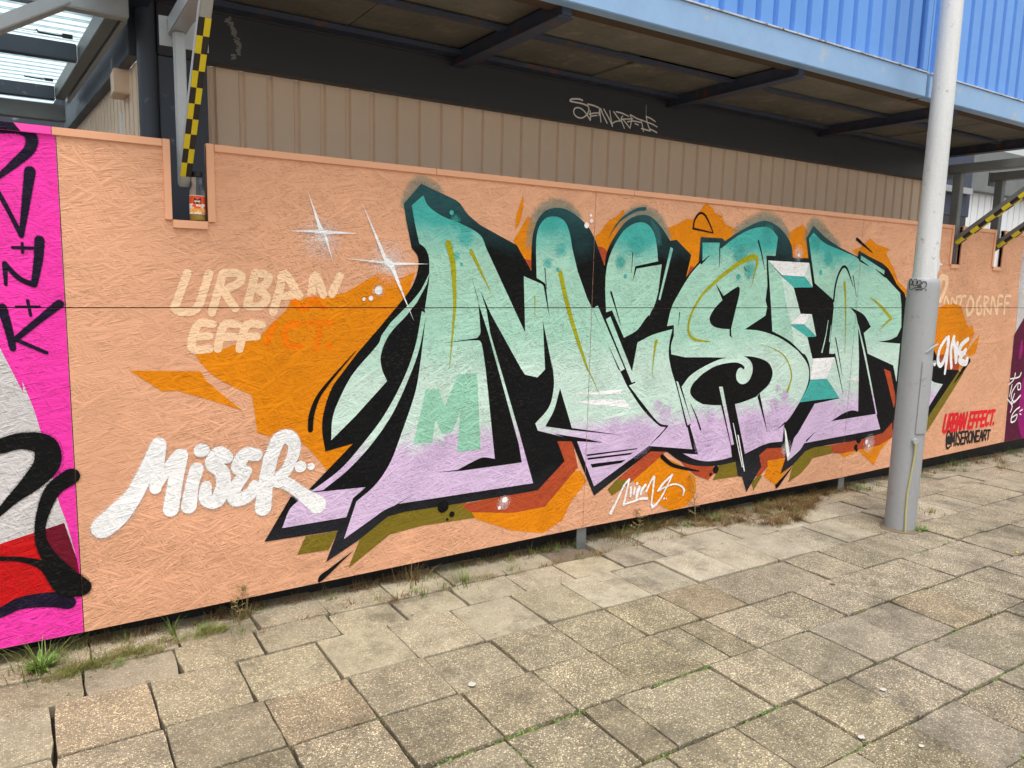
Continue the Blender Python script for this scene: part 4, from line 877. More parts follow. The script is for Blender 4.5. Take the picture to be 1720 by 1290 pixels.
def clip(bm):
    # paint stops at the joints between the boards and at their edges
    def cut(co, no): bmesh.ops.bisect_plane(bm, geom=bm.verts[:]+bm.edges[:]+bm.faces[:], plane_co=co, plane_no=no, dist=1e-6)
    for z in (JZ-.0021, JZ+.0021, TOP-.0235, .076, NZ-.035): cut((0,0,z),(0,0,1))
    for x in XJ[1:5]: cut((x-.0016,0,0),(1,0,0)); cut((x+.0016,0,0),(1,0,0))
    for x, sgn in ((-2.34,1),(9.74,1)): cut((x,0,0),(1,0,0))
    for i in range(5):
        a, b = XJ[i], XJ[i+1]; za, zb = bot(a+.001), bot(b-.001)
        d = Vector((b-a,0,zb-za)); cut((a,0,za+.0012), (-d.z,0,d.x))
    for n0, n1 in NOTCH:
        for x in (n0-.027, n1+.0295): cut((x,0,0),(1,0,0))
    kill = []
    for f in bm.faces:
        c = f.calc_center_median(); x, z = c.x, c.z
        if abs(z-JZ) < .002 or z > TOP-.0235 or z < bot(x)+.001 or any(abs(x-j) < .0015 for j in XJ[1:5]) or not -2.34 < x < 9.74: kill.append(f)
        elif z > NZ-.035 and any(n0-.027 < x < n1+.0295 for n0, n1 in NOTCH): kill.append(f)
    bmesh.ops.delete(bm, geom=kill, context='FACES')
NAMES = {'pink_ground':'pink_paint','grey_patch':'grey_paint','red_patch':'red_paint','white_ground':'grey_paint','maroon_patch':'maroon_paint','orange_ground':'orange_shape','orange_edge':'orange_spray','accent_stroke':'accent_stroke'}
LABELS = {'letter_outline':'black outline of the big graffiti letters','orange_ground':'flat orange shapes behind the letters','white_name':'white rounded tag reading MISER','ghost_lettering':'faint pale peach words URBAN EFFECT','ghost_name':'faint pale peach word at the far right','red_lettering':'red lettering reading URBAN EFFECT',
 'dark_lettering':'dark grey handle reading @MISERONEART','white_word':'white tag reading ONE','white_signature':'small white signature','pink_ground':'bright pink painted board','navy_tag':'dark navy tag letters on pink'}
letter_obs = {}; PAINT_LATER = {}
order = sorted(groups.items(), key=lambda kv: (0 if kv[0][0] in LETTERS else 1, kv[1][0][0]))
for (ob, mat, soft, special, uid), its in order:
    if special: PAINT_LATER[ob] = its; continue
    bm = bmesh.new(); layer = bm.verts.layers.float.new('spray') if soft == 'S' else None
    for n, (idx, lay, kind, s) in enumerate(its):
        y = -(.0005+lay*.00042+(idx%14)*.000022+(max(uid,0)%100)*.000012)
        pts = parse(s)
        if kind == 'P':
            sp_ = smooth_poly(pts)
            res = geometry.delaunay_2d_cdt(sp_, [], [list(range(len(sp_)))], 1, 1e-6)
            vs_ = [bm.verts.new((p.x, y, p.y)) for p in res[0]]
            for f in res[2]: bm.faces.new([vs_[i] for i in f])
        elif kind == 'K': stroke_geo(bm, smooth_line(pts), y, 1, None, dy=.0001)
        elif kind == 'O':
            for p in pts: disc_geo(bm, Vector((p[0]/1000,p[1]/1000)), p[2]/1000, y, 1, None)
        elif kind == 'S':
            for k, p in enumerate(pts): disc_geo(bm, Vector((p[0]/1000,p[1]/1000)), p[2]/1000, y-k*.000015, p[3], layer)
        else: stroke_geo(bm, smooth_line(pts), y, float(kind[2:]), layer)
    clip(bm)
    for f in bm.faces:
        f.normal_update()
        if f.normal.y > 0: f.normal_flip()
    base = ob.split('_')[0]
    if ob in LETTERS: name, par = 'painted_letter', None
    elif base in LETTERS and '_' in ob and len(base) == 1: name, par = 'letter_'+ob.split('_')[1], letter_obs.get(base)
    else: name, par = NAMES.get(ob, ob), None
    me = bpy.data.meshes.new(name); bm.to_mesh(me); bm.free(); me.materials.append(pmat(mat, soft == 'S'))
    o = bpy.data.objects.new(name, me); link(o)
    if par is None: o.parent = hoard; o.location = -HB
    else: o.parent = par
    if not me.polygons: bpy.data.objects.remove(o); continue
    if ob in LETTERS: letter_obs[ob] = o; o['label'] = 'big mint and lavender letter '+ob
    elif ob in LABELS and ob != 'orange_ground': o['label'] = LABELS[ob]

m = MB()
for n, (a, b) in enumerate(((-.42,-.10),(-.10,.0))):
    z0 = TOP-.02355; m.add([(a,-.0096,z0),(b,-.0096,z0),(b-(.02 if n else 0),-.0096,TOP+.0035),(a,-.0096,TOP+.0035)], [(0,1,2,3)])
hbuild(m, 'navy_tag', PM[('navy',False)])

# ------------------------------------------------------------------ beige cabin behind the hoarding
def corrugated(x0, x1, z0, z1, y, pitch=.137, gw=.034, depth=.016, phase=0., sl=.009):
    m = MB(); xs = [(x0, 0)]; k = math.ceil((x0-phase)/pitch); 
    while phase+k*pitch+gw < x1:
        g0 = phase+k*pitch
        if g0 > x0: xs += [(g0,0),(g0+sl,depth),(g0+gw-sl,depth),(g0+gw,0)]
        k += 1
    xs.append((x1,0)); n = len(xs)
    v = [(x, y+d, z0) for x, d in xs]+[(x, y+d, z1) for x, d in xs]
    m.add(v, [(i,i+1,i+1+n,i+n) for i in range(n-1)]); return m
cab = empty('site_cabin', (4,.8,0)); CB = Vector((4,.8,0))
tag(cab, 'beige ribbed cabin with a charcoal eaves beam standing behind the hoarding', 'cabin')
def cbuild(mb, name, mats, par=None, base=None, **k):
    o = mb.build(name, mats, None, **k); o.parent = par or cab; o.location = -(CB if base is None else base); return o
XE = 7.12
cbuild(corrugated(.765, XE-.02, 0, 2.475, .78, phase=.783), 'cladding', M['beige'])
m = MB(); m.box(.55, XE, .70, .775, 2.47, 2.70); eb = cbuild(m, 'eaves_beam', M['charcoal'], bevel=.004)
m = MB(); m.box(.565, XE-.002, .690, .6985, 2.694, 2.706); cbuild(m, 'beam_lip', M['charcoal'])
m = MB(); m.box(.552, .763, .715, .774, 0, 2.468); cbuild(m, 'corner_panel', M['slate'], bevel=.003)
m = MB(); m.tube([(.508,.735,0),(.508,.735,2.86)], .043, 16); cbuild(m, 'corner_column', M['slate'], smooth=True)
# side wall runs back, a few degrees off square
sd = Vector((-.065,1,0)).normalized(); a0 = Vector((.475,.80,0))
def side(m, u0, u1, off, th, z0, z1):
    p = a0+sd*u0+Vector((1,.065,0))*off; q = a0+sd*u1+Vector((1,.065,0))*off
    m.bar((p.x,p.y,(z0+z1)/2), (q.x,q.y,(z0+z1)/2), th, z1-z0)
m = MB(); side(m, 0, 2.62, -.01, .05, 2.47, 2.70); cbuild(m, 'side_beam', M['slate'], bevel=.003)
m = MB()
for k in range(24): side(m, .02+k*.11, .02+k*.11+.085, .02, .012, 0, 2.47); side(m, .105+k*.11, .13+k*.11, .032, .012, 0, 2.47)
cbuild(m, 'side_cladding', M['beige'])
m = MB(); m.box(XE-.05, XE, .78, 3.2, 0, 2.7); cbuild(m, 'end_wall', M['slate'])
m = MB(); m.box(.40,.475,1.10,1.26,2.36,2.47); m.box(.395,.4745,1.09,1.27,2.352,2.359); jb = cbuild(m, 'junction_box', M['beige'], bevel=.006)
m = MB(); m.tube([(.455,1.33,2.12),(.455,1.33,2.30)], .013, 8); cbuild(m, 'pull_handle', M['white'], smooth=True)
# tag sprayed on the beam
bm = bmesh.new()
for n, (idx, lay, kind, s) in enumerate(PAINT_LATER['beam_tag']): stroke_geo(bm, smooth_line(parse(s)), .6985-n*.00006, 1, None, dy=.0001)
me = bpy.data.meshes.new('spray_tag'); bm.to_mesh(me); bm.free(); me.materials.append(metal_mat('tag_grey_paint', PC['taggrey'], .6, var=.1))
o = link(bpy.data.objects.new('spray_tag', me)); o.parent = eb; o['label'] = 'thin grey scrawled tag on the dark beam'
# streaky stain of bird lime
m = MB(); rr = random.Random(3)
for k in range(40):
    z = 2.50+k*.0048; x = .885+.02*math.sin(k*.13)+rr.uniform(-.012,.012); s_ = rr.uniform(.004,.014)
    m.add([(x-s_,.6990,z),(x+s_,.6990,z),(x+s_*.7,.6990,z+s_),(x-s_*.7,.6990,z+s_*.8)], [(0,1,2,3)])
for v in range(len(m.v)): m.v[v] = (m.v[v][0], .6993-v*.000006, m.v[v][2])
o = m.build('lime_stain', M['block']); o.parent = eb

# ------------------------------------------------------------------ blue cabin storey overhead
blu = empty('overhead_cabin', (4,0,2.7)); BB = Vector((4,0,2.7))
tag(blu, 'blue ribbed steel cabin overhanging the hoarding on a plywood soffit', 'cabin')
bb = lambda mb, name, mats, **k: cbuild(mb, name, mats, par=blu, base=BB, **k)
SX0, SX1 = .30, 7.16
for x0, x1 in ((SX0,4.872),(4.905,SX1+.3)):
    m = MB(); m.box(x0, x1, -.405, -.335, 2.70, 2.842); bb(m, 'fascia', M['bluefascia'], bevel=.004)
    m = MB(); m.box(x0, x1, -.412, -.36, 2.8435, 2.851); bb(m, 'drip_trim', M['bluetrim'])
    bb(corrugated(x0, x1, 2.8515, 5.2, -.385, phase=3.27 if x0 < 4 else 5.2, gw=.044, depth=.030, sl=.010), 'blue_cladding', M['blue'])
    m = MB(); m.box(x0, x1, -.333, -.26, 2.702, 2.714); bb(m, 'bottom_flange', M['timber'])
m = MB(); m.box(4.80, 4.86, -.41, -.387, 2.8525, 5.2); bb(m, 'corner_trim', M['blue'], bevel=.004)
rr = random.Random(5)
CR = [.47,2.1,3.74,5.36,7.0]
for a, b in zip(CR, CR[1:]):
    for (y0, y1) in ((-.33,.118),(.162,.88)):
        mid = a+(b-a)*rr.uniform(.42,.60)
        for p, q in ((a+.03, mid), (mid, b-.03)):
            m = MB(); z = 2.735+rr.uniform(-.006,.006); m.box(p+.004, q-.004, y0, y1, z, z+.018)
            bb(m, 'soffit_board', M['ply'])
m = MB(); m.box(SX0, SX1, -.33, .90, 2.766, 2.80); bb(m, 'floor_deck', M['charcoal'])
for x in CR:
    m = MB(); m.box(x-.028, x+.028, -.334, .92, 2.668, 2.738); m.box(x-.045, x+.045, -.334, .92, 2.660, 2.667); bb(m, 'cross_beam', M['darkblue'], bevel=.003)
for a, b in zip(CR, CR[1:]):
    m = MB(); m.box(a+.03, b-.03, .117, .163, 2.712, 2.729); bb(m, 'joist', M['darkblue'])
    m = MB(); m.box(a+.03, b-.03, .60, .67, 2.702, 2.728); bb(m, 'joist', M['darkblue'])
m = MB(); m.box(7.05, 7.16, -.33, .9, 2.69, 2.735); bb(m, 'end_plank', M['rustwood'])
m = MB(); m.box(SX0, SX1, .90, .95, 2.70, 3.2); bb(m, 'rear_beam', M['charcoal'])
m = MB(); m.box(SX0-.06, SX0, -.40, .95, 2.70, 3.4); bb(m, 'left_panel', M['blue'])

# ------------------------------------------------------------------ support brackets
def bracket(x, yp, mats, label, ang, arm_z, tape, dl, pw, bw, sides):
    e = empty('support_bracket', (x, yp, 0)); tag(e, label, 'bracket', 'galvanised support brackets')
    B = Vector((x,yp,0))
    def bb_(mb, nm, mt, **k): o = mb.build(nm, mt, None, **k); o.parent = e; o.location = -B; return o
    m = MB(); m.box(x-pw/2, x+pw/2, yp-pw/2, yp+pw/2, 1.83, arm_z); bb_(m, 'post', mats[0], bevel=.004)
    dirv = Vector((0,-math.cos(ang),math.sin(ang))); foot = Vector((x, yp-.02, 1.86))
    m = MB(); m.bar(foot-dirv*.04, foot+dirv*dl, bw, bw, up=(0,math.sin(ang),math.cos(ang))); br = bb_(m, 'brace', mats[1], bevel=.004)
    m = MB(); m.box(x-pw*.75, x+pw*.75, yp-1.0, yp+.06, arm_z+.001, arm_z+.066); bb_(m, 'arm', mats[0], bevel=.004)
    m = MB(); m.box(x-.06, x+.12, yp+.062, yp+.07, arm_z-.04, arm_z+.07); bb_(m, 'end_plate', mats[0])
    # chequered hazard tape wrapped round the brace
    t = MB(); up = Vector((0,math.sin(ang),math.cos(ang))); n = 0
    ln, cell = tape
    for i in range(int(ln/cell)):
        c = foot+dirv*(.015+cell*(i+.5)); q0 = c-dirv*cell/2; q1 = c+dirv*cell/2; hb = bw/2
        for h, (s0, s1) in enumerate(((-hb,0),(0,hb))):      # the face towards the street
            o_ = -up*(hb+.0008)
            t.add([q0+Vector((s0,0,0))+o_, q0+Vector((s1,0,0))+o_, q1+Vector((s1,0,0))+o_, q1+Vector((s0,0,0))+o_], [(0,1,2,3)], (i+h)%2)
        for sx, hi in sides:
            o_ = Vector((sx*(hb+.0007),0,0))
            t.add([q0+o_-up*hb, q0+o_+up*hi, q1+o_+up*hi, q1+o_-up*hb], [(0,1,2,3)], (i+(0 if sx < 0 else 1))%2)
    o = t.build('hazard_tape', [M['yellow'], M['tapeblack']]); o.parent = br
    o['label'] = 'yellow and black chequered hazard tape'
    return e
bracket(.535, .045, (M['galv'],M['galv']), 'galvanised bracket with chequered hazard tape standing in the notch beside the bottle', R(45), 2.40, (.66,.066), 1.05, .040, .040, ((1,.01),))
bracket(6.215, .045, (M['galvdull'],M['galvdull']), 'dull galvanised bracket with taped brace just right of the lamp post', R(37.5), 2.395, (.60,.066), 1.0, .060, .056, ((-1,-.006),(1,.01)))
bracket(6.865, .045, (M['galvdull'],M['galvdull']), 'dull galvanised bracket with taped brace at the far right edge', R(37.5), 2.395, (.60,.066), 1.0, .060, .056, ((-1,-.006),(1,.01)))

# ------------------------------------------------------------------ lamp post
PX, PY = 4.545, -.70
lp = empty('lamp_post', (PX,PY,0)); tag(lp, 'tall grey steel lamp post with a wide base on the pavement', 'lamp post')
def lbuild(mb, nm, mt, par=None, **k):
    o = mb.build(nm, mt, None, **k); o.parent = par or lp
    if par is None: o.location = (-PX,-PY,0)
    return o
m = MB(); m.lathe([(.0885,-.05),(.0885,1.50),(.0875,1.525),(.083,1.548),(.075,1.556),(.064,1.557)], (PX,PY,0), 40); bs = lbuild(m, 'base_section', M['post'], smooth=True)
m = MB(); m.lathe([(.0665,1.555),(.058,3.2),(.050,5.2)], (PX,PY,0), 36); lbuild(m, 'shaft', M['postbare'], smooth=True)
m = MB(); n = 22; rq = random.Random(4)
ring = [(.087,.010)]+[(.095,.008),(.112,.003),(.130,-.02)]
v = [(PX+r*(1+(rq.uniform(-.10,.14) if k > 1 else 0))*math.cos(t*2*math.pi/n), PY+r*(1+(rq.uniform(-.10,.14) if k > 1 else 0))*math.sin(t*2*math.pi/n), z+(rq.uniform(-.003,.003) if k else 0)) for k, (r, z) in enumerate(ring) for t in range(n)]
m.add(v, [(k*n+j, k*n+(j+1)%n, (k+1)*n+(j+1)%n, (k+1)*n+j) for k in range(3) for j in range(n)]); lbuild(m, 'mortar_collar', M['dirt'], smooth=True)
vd = Vector((PX,PY+3.25,0)).normalized(); sdv = Vector((vd.y,-vd.x,0))     # view direction and its right hand side
def onpost(az, z, r=.0885): d = -vd*math.cos(az)+sdv*math.sin(az); return Vector((PX,PY,0))+d*r+Vector((0,0,z))
def patch(m, az0, az1, z0, z1, r0, r1, n=6):
    v = []
    for r in (r0, r1):
        for i in range(n+1):
            for z in (z0, z1): v.append(onpost(az0+(az1-az0)*i/n, z, r))
    k = 2*(n+1); f = []
    for i in range(n):
        f += [(2*i,2*i+1,2*i+3,2*i+2), (k+2*i,k+2*i+2,k+2*i+3,k+2*i+1), (2*i,2*i+2,k+2*i+2,k+2*i), (2*i+1,k+2*i+1,k+2*i+3,2*i+3)]
    f += [(0,k,k+1,1), (2*n,2*n+1,k+2*n+1,k+2*n)]; m.add(v, f)
m = MB(); patch(m, R(22), R(78), .62, 1.06, .086, .0955); lbuild(m, 'access_door', M['post'], bevel=.0015)
m = MB()
c = onpost(R(24), .575, .09); m.tube([c, c+(-vd*math.cos(R(24))+sdv*math.sin(R(24)))*.02], [.020,.016], 12); lbuild(m, 'cable_gland', M['galv'], smooth=True)
m = MB(); m.tube([onpost(R(24),.565,.105), onpost(R(26),.50,.099), onpost(R(22),.38,.094), onpost(R(16),.25,.0935), onpost(R(17),.12,.094), onpost(R(20),.02,.096), onpost(R(22),-.04,.10)], .0065, 8); lbuild(m, 'earth_cable', M['cable'], smooth=True)
m = MB(); m.tube([onpost(R(33),1.115,.088), onpost(R(48),1.145,.10), onpost(R(72),1.168,.112)], .005, 8); lbuild(m, 'bent_rod', M['galv'], smooth=True)
m = MB(); m.tube([onpost(R(88),1.06,.095), onpost(R(96),1.058,.101)], .007, 8); lbuild(m, 'hinge', M['galv'], smooth=True)
m = MB(); m.tube([onpost(R(-84)-.03*math.sin(k*1.3), .62+k*.055, .0905+.004*math.sin(k*1.7)) for k in range(10)], .0035, 6); lbuild(m, 'loose_cable', M['rubber'], smooth=True)
m = MB()
for s in [p[3] for p in PAINT_LATER['post_tag']]:
    q = [tuple(float(a)/1000 for a in b.split()) for b in s.split(',')]
    pts = []
    for (x,y,z,w_), (x2,y2,z2,w2) in zip(q, q[1:]):
        for k in range(4): u = k/4; pts.append(((x+(x2-x)*u),(y+(y2-y)*u),(z+(z2-z)*u)))
    pts.append(q[-1][:3]); out_ = []
    for p in pts:
        d = Vector((p[0]-PX,p[1]-PY,0)).normalized()*.0885; out_.append((PX+d.x, PY+d.y, p[2]))
    m.tube(out_, max(q[0][3]*.42,.0018), 6)
o = m.build('marker_tag', M['rubber']); o.parent = bs; o['label'] = 'small black marker scrawl'

# ------------------------------------------------------------------ bottle in the notch
def glass_mat(name, col, rough=.05, ior=1.2):
    m, t, b, out = new_mat(name)
    b.inputs['Base Color'].default_value = (*col, 1); b.inputs['Transmission Weight'].default_value = 1; b.inputs['Roughness'].default_value = rough; b.inputs['IOR'].default_value = ior
    return m
bx, by, bz = .578, .018, NZ+.004
bt = empty('juice_bottle', (bx,by,bz)); tag(bt, 'small clear juice bottle with an orange label standing in the notch', 'bottle')
def bbuild(mb, nm, mt, par=None, **k): o = mb.build(nm, mt, None, **k); o.parent = par or bt; return o
m = MB(); m.lathe([(.026,.0),(.029,.006),(.029,.10),(.028,.115),(.022,.138),(.019,.150),(.020,.158),(.0195,.172)], n=28); bbuild(m, 'bottle_body', glass_mat('clear_plastic', (.93,.95,.95), .12, 1.45), smooth=True)
m = MB(); m.lathe([(.0205,.171),(.022,.173),(.022,.187),(.020,.190)], n=28); bbuild(m, 'cap', M['rubber'], smooth=True)
m = MB(); m.lathe([(.024,.003),(.0272,.008),(.0272,.026)], n=28); bbuild(m, 'juice', metal_mat('juice_dregs', lin(206,170,60), .3, var=.1), smooth=True)
def label_mat():
    mt, t, b, out = new_mat('bottle_label'); sp = node(t, 'ShaderNodeSeparateXYZ'); tc = node(t, 'ShaderNodeTexCoord').outputs['Object']; lk(t, tc, sp.inputs[0])
    n, _ = noise_n(t, tc, 55, 3, .6)
    c = mixc(t, ramp(t, n, [(.44,0.),(.5,1.)]), lin(230,80,24), lin(240,226,206))
    top = math_n(t, 'GREATER_THAN', sp.outputs[2], .066); c = mixc(t, top, c, lin(228,82,26))
    rim = math_n(t, 'GREATER_THAN', math_n(t, 'ABSOLUTE', math_n(t, 'SUBTRACT', sp.outputs[2], .062)), .0345); c = mixc(t, rim, c, lin(236,232,224))
    low = math_n(t, 'LESS_THAN', math_n(t, 'ABSOLUTE', math_n(t, 'SUBTRACT', sp.outputs[2], .040)), .008); c = mixc(t, math_n(t, 'MULTIPLY', low, .7), c, lin(240,170,40))
    lk(t, c, b.inputs['Base Color']); b.inputs['Roughness'].default_value = .4
    return mt
m = MB(); k = 28
for i in range(k):
    a, b_ = 2*math.pi*i/k, 2*math.pi*(i+1)/k; r = .0297
    m.add([(r*math.cos(a),r*math.sin(a),.026),(r*math.cos(b_),r*math.sin(b_),.026),(r*math.cos(b_),r*math.sin(b_),.098),(r*math.cos(a),r*math.sin(a),.098)], [(0,1,2,3)])
lb = bbuild(m, 'paper_label', label_mat())
vb = Vector((bx,by+3.25,0)).normalized(); sb = Vector((vb.y,-vb.x,0))
def lab_patch(pts, r, mat, nm):
    m = MB(); v = []
    for x, z in pts: a = x/r; d = -vb*math.cos(a)+sb*math.sin(a); v.append((d.x*r, d.y*r, z))
    m.add(v, [tuple(range(len(v)))]); o = m.build(nm, mat); o.parent = lb; return o
lab_patch([(-.014,.064),(.0,.064),(.014,.064),(.014,.090),(.006,.084),(.0,.080),(-.006,.085),(-.013,.090)], .0302, M['rubber'], 'brand_panel')
for k, x in enumerate((-.009,-.0045,0,.0045,.009)): lab_patch([(x-.0018,.072),(x+.0018,.072),(x+.0018,.0775),(x-.0018,.0775)], .0306, M['white'], 'brand_letter')

# ------------------------------------------------------------------ walkway canopy at the upper left
cn = empty('walkway_canopy', (0,1.5,2.5)); CN = Vector((0,1.5,2.5)); tag(cn, 'galvanised walkway canopy with translucent ribbed sheets at the upper left', 'canopy')
nb = lambda mb, name, mats, **k: cbuild(mb, name, mats, par=cn, base=CN, **k)
m = MB(); m.box(-2.2,.415,.50,.57,2.548,2.66); nb(m, 'edge_beam', M['galv'], bevel=.005)
m = MB(); m.bar((.19,.535,2.585),(-1.1,.535,1.80),.05,.085,up=(0,1,0)); nb(m, 'brace', M['galv'], bevel=.004)
for (y, xr, z0, z1) in ((1.43,.265,2.548,2.632),(2.55,.195,2.545,2.625)):
    m = MB(); m.box(-2.2,xr,y,y+.06,z0,z1); nb(m, 'joist', M['slate'], bevel=.003)
m = MB(); m.box(-2.2,.255,2.70,2.78,2.44,2.542); nb(m, 'cross_rail', M['galvdull'], bevel=.004)
m = MB(); m.bar((.36,.58,2.60),(.225,2.62,2.60),.055,.085); nb(m, 'side_rail', M['galvdull'], bevel=.003)
m = MB(); m.bar((.405,.58,2.575),(.27,2.66,2.575),.022,.05); nb(m, 'edge_flashing', M['galv'])
def sheet_mat():
    mt, t, b, out = new_mat('translucent_sheet')
    pos = node(t, 'ShaderNodeNewGeometry').outputs['Position']; wv = node(t, 'ShaderNodeTexWave', wave_type='BANDS', bands_direction='Y'); wv.inputs['Scale'].default_value = 7.5; wv.inputs['Distortion'].default_value = .3; lk(t, pos, wv.inputs['Vector'])
    wx = node(t, 'ShaderNodeTexWave', wave_type='BANDS', bands_direction='X'); wx.inputs['Scale'].default_value = 5; wx.inputs['Distortion'].default_value = 1.; lk(t, pos, wx.inputs['Vector'])
    c = mixc(t, ramp(t, wv.outputs['Fac'], [(.25,.0),(.5,1.)]), (.25,.36,.40), (.80,.90,.92)); c = mixc(t, math_n(t, 'MULTIPLY', wx.outputs['Fac'], .3), c, (.5,.66,.72))
    tl = node(t, 'ShaderNodeBsdfTranslucent'); lk(t, c, tl.inputs[0]); lk(t, c, b.inputs['Base Color']); b.inputs['Roughness'].default_value = .3
    mx = node(t, 'ShaderNodeMixShader'); mx.inputs[0].default_value = .85; lk(t, b.outputs[0], mx.inputs[1]); lk(t, tl.outputs[0], mx.inputs[2]); lk(t, mx.outputs[0], out.inputs[0])
    return mt
SM = sheet_mat()
for y0, y1 in ((.2,1.46),(1.47,2.58),(2.59,4.2)):
    m = MB(); n = int((y1-y0)/.0175); v = []
    for i in range(n+1):
        y = y0+(y1-y0)*i/n; z = 2.664+.004*math.sin(i*math.pi/2)
        v += [(-2.2,y,z),(.43-.065*y,y,z)]
    m.add(v, [(2*i,2*i+1,2*i+3,2*i+2) for i in range(n)]); nb(m, 'roof_sheet', SM)
for y in (1.415, 2.53):
    x = .21 if y < 2 else .15
    m = MB(); m.tube([(x-.13,y,2.70),(x-.11,y-.01,2.655),(x-.02,y-.01,2.652),(x+.01,y,2.66)], .0045, 6); m.box(x-.005,x+.04,y-.02,y+.005,2.648,2.672); nb(m, 'pipe_clip', M['rubber'])
rw = MB(); rw.box(-6,.9,5.0,5.08,0,4.6); o = rw.build('rear_wall', M['slate']); tag(o, 'dark slate wall far behind the canopy on the left', 'wall')

# ------------------------------------------------------------------ yard behind, at the right
wc = empty('white_cabin', (13,3.4,0)); tag(wc, 'white ribbed cabin with a grey top band seen through the right hand brackets', 'cabin'); WB = Vector((13,3.4,0))
wb = lambda mb, name, mats, **k: cbuild(mb, name, mats, par=wc, base=WB, **k)
wb(corrugated(11.9, 22, 0, 3.05, 3.4, pitch=.20, gw=.04, depth=.03, phase=.0, sl=.01), 'cladding', M['white'])
m = MB(); m.box(11.5, 22, 3.3, 3.42, 3.052, 3.75); wb(m, 'top_band', M['galvdull'], bevel=.01)
m = MB(); m.box(11.5, 11.88, 3.25, 3.45, 0, 3.05); wb(m, 'corner_post', M['galvdull'], bevel=.01)
m = MB(); m.box(12.6, 22, 3.45, 5.5, 0, 3.04); wb(m, 'cabin_body', M['white'])
st = empty('steel_frame', (8.9,1.5,0)); tag(st, 'dark blue steel frame with a pale cross rail behind the lamp post', 'frame'); SB = Vector((8.9,1.5,0))
sb_ = lambda mb, name, mats, **k: cbuild(mb, name, mats, par=st, base=SB, **k)
m = MB(); m.box(7.9, 9.25, 1.5, 1.62, 2.32, 3.1); sb_(m, 'plate', M['darkblue'], bevel=.005)
m = MB(); m.box(7.9, 9.18, 1.44, 1.498, 2.565, 2.635); sb_(m, 'cross_rail', M['galv'], bevel=.004)
for x, z in ((8.86,2.61),(9.0,2.86)):
    m = MB(); m.tube([(x,1.44,z),(x,1.40,z)], [.03,.026], 10); sb_(m, 'shackle', M['rubber'], smooth=True)
m = MB(); m.box(7.9, 9.2, 1.5, 1.7, 0, 2.315); sb_(m, 'lower_panel', M['charcoal'])

# ------------------------------------------------------------------ plants
def blade(m, p, h, w_, lean, az, mi=0, seg=3):
    d = Vector((math.cos(az), math.sin(az), 0)); s = Vector((-d.y, d.x, 0)); v = []
    for i in range(seg+1):
        u = i/seg; c = Vector(p)+d*lean*u*u+Vector((0,0,h*(u-.25*u*u*abs(lean)/max(h,.01)))); ww = w_*(1-u)**.7
        v += [c-s*ww/2, c+s*ww/2] if i < seg else [c]
    f = [(2*i,2*i+1,2*i+3,2*i+2) for i in range(seg-1)]+[(2*seg-2,2*seg-1,2*seg)]
    m.add(v, f, mi)
def leaf(m, p, L, W, az, el, mi=0):
    d = Vector((math.cos(az)*math.cos(el), math.sin(az)*math.cos(el), math.sin(el))); s = d.cross(Vector((0,0,1))).normalized(); up = s.cross(d); p = Vector(p)
    v = [p, p+d*L*.4+s*W/2+up*L*.06, p+d*L*.8+s*W*.3+up*L*.03, p+d*L-up*L*.05, p+d*L*.8-s*W*.3+up*L*.03, p+d*L*.4-s*W/2+up*L*.06]
    m.add(v, [(0,1,2,3),(0,3,4,5)], mi)
rp = random.Random(11)
def tuft(x, y, n, h, spread, mats, label, seeds=0, leaves=0, wblade=.004):
    m = MB()
    for i in range(n):
        a = rp.uniform(0, 2*math.pi); rr_ = spread*abs(rp.gauss(0,.5)); hh = h*rp.uniform(.35,1.1)
        blade(m, (rr_*math.cos(a), rr_*math.sin(a), -.01), hh, wblade*rp.uniform(.6,1.3), hh*rp.uniform(.2,1.1), a+rp.uniform(-.8,.8), 0 if rp.random() < .75 else min(1,len(mats)-1))
    for i in range(leaves):
        a = rp.uniform(0, 2*math.pi); leaf(m, (.01*math.cos(a), .01*math.sin(a), .005), rp.uniform(.03,.075), rp.uniform(.012,.022), a, rp.uniform(.1,.9), len(mats)-1)
    for i in range(seeds):
        a = rp.uniform(0, 2*math.pi); r_ = rp.uniform(0,spread); m.tube([(r_*math.cos(a),r_*math.sin(a),0),(r_*math.cos(a)*1.4,r_*math.sin(a)*1.4,h*rp.uniform(.8,1.4))], .0012, 4)
    o = m.build('grass_tuft', mats, None, origin=None); o.location = (x, y, 0)
    return tag(o, label, 'grass tuft', 'weeds growing at the foot of the hoarding')
GR, DR, BR, MO, LE = M['grass'], M['dry'], M['brown'], M['moss'], M['leaf']
tuft(-.045,-.085, 80, .16, .085, [GR,GR,LE], 'lush green weed with broad leaves below the pink board', leaves=26, wblade=.005)
tuft(.42,-.02, 18, .10, .02, [GR,LE], 'small upright green sprig below the white tag')
tuft(.545,-.05, 70, .045, .06, [GR,MO], 'low green tuft right of the small upright sprig', wblade=.003)
tuft(.70,.0, 40, .10, .05, [DR,GR], 'wispy grey green tuft below the pointed lower tip of the letters', seeds=4)
tuft(1.52,.02, 110, .11, .09, [DR,BR,GR], 'tan grass tuft in the shadow below the black paint dots', seeds=5)
tuft(1.74,-.13, 110, .085, .09, [GR,DR], 'green spiky tuft on the slabs right of the tan tuft')
tuft(1.50,-.16, 30, .05, .05, [GR,BR], 'small green tuft in front of the tan tuft')
tuft(1.17,-.10, 44, .03, .06, [BR,DR], 'reddish brown dead tuft lying on a slab')
tuft(2.86,.00, 260, .10, .17, [DR,GR], 'bushy dry tuft right of the grey foot plate', wblade=.003)
tuft(3.12,.05, 260, .11, .17, [DR,GR], 'second bushy dry tuft below the small white signature', wblade=.003)
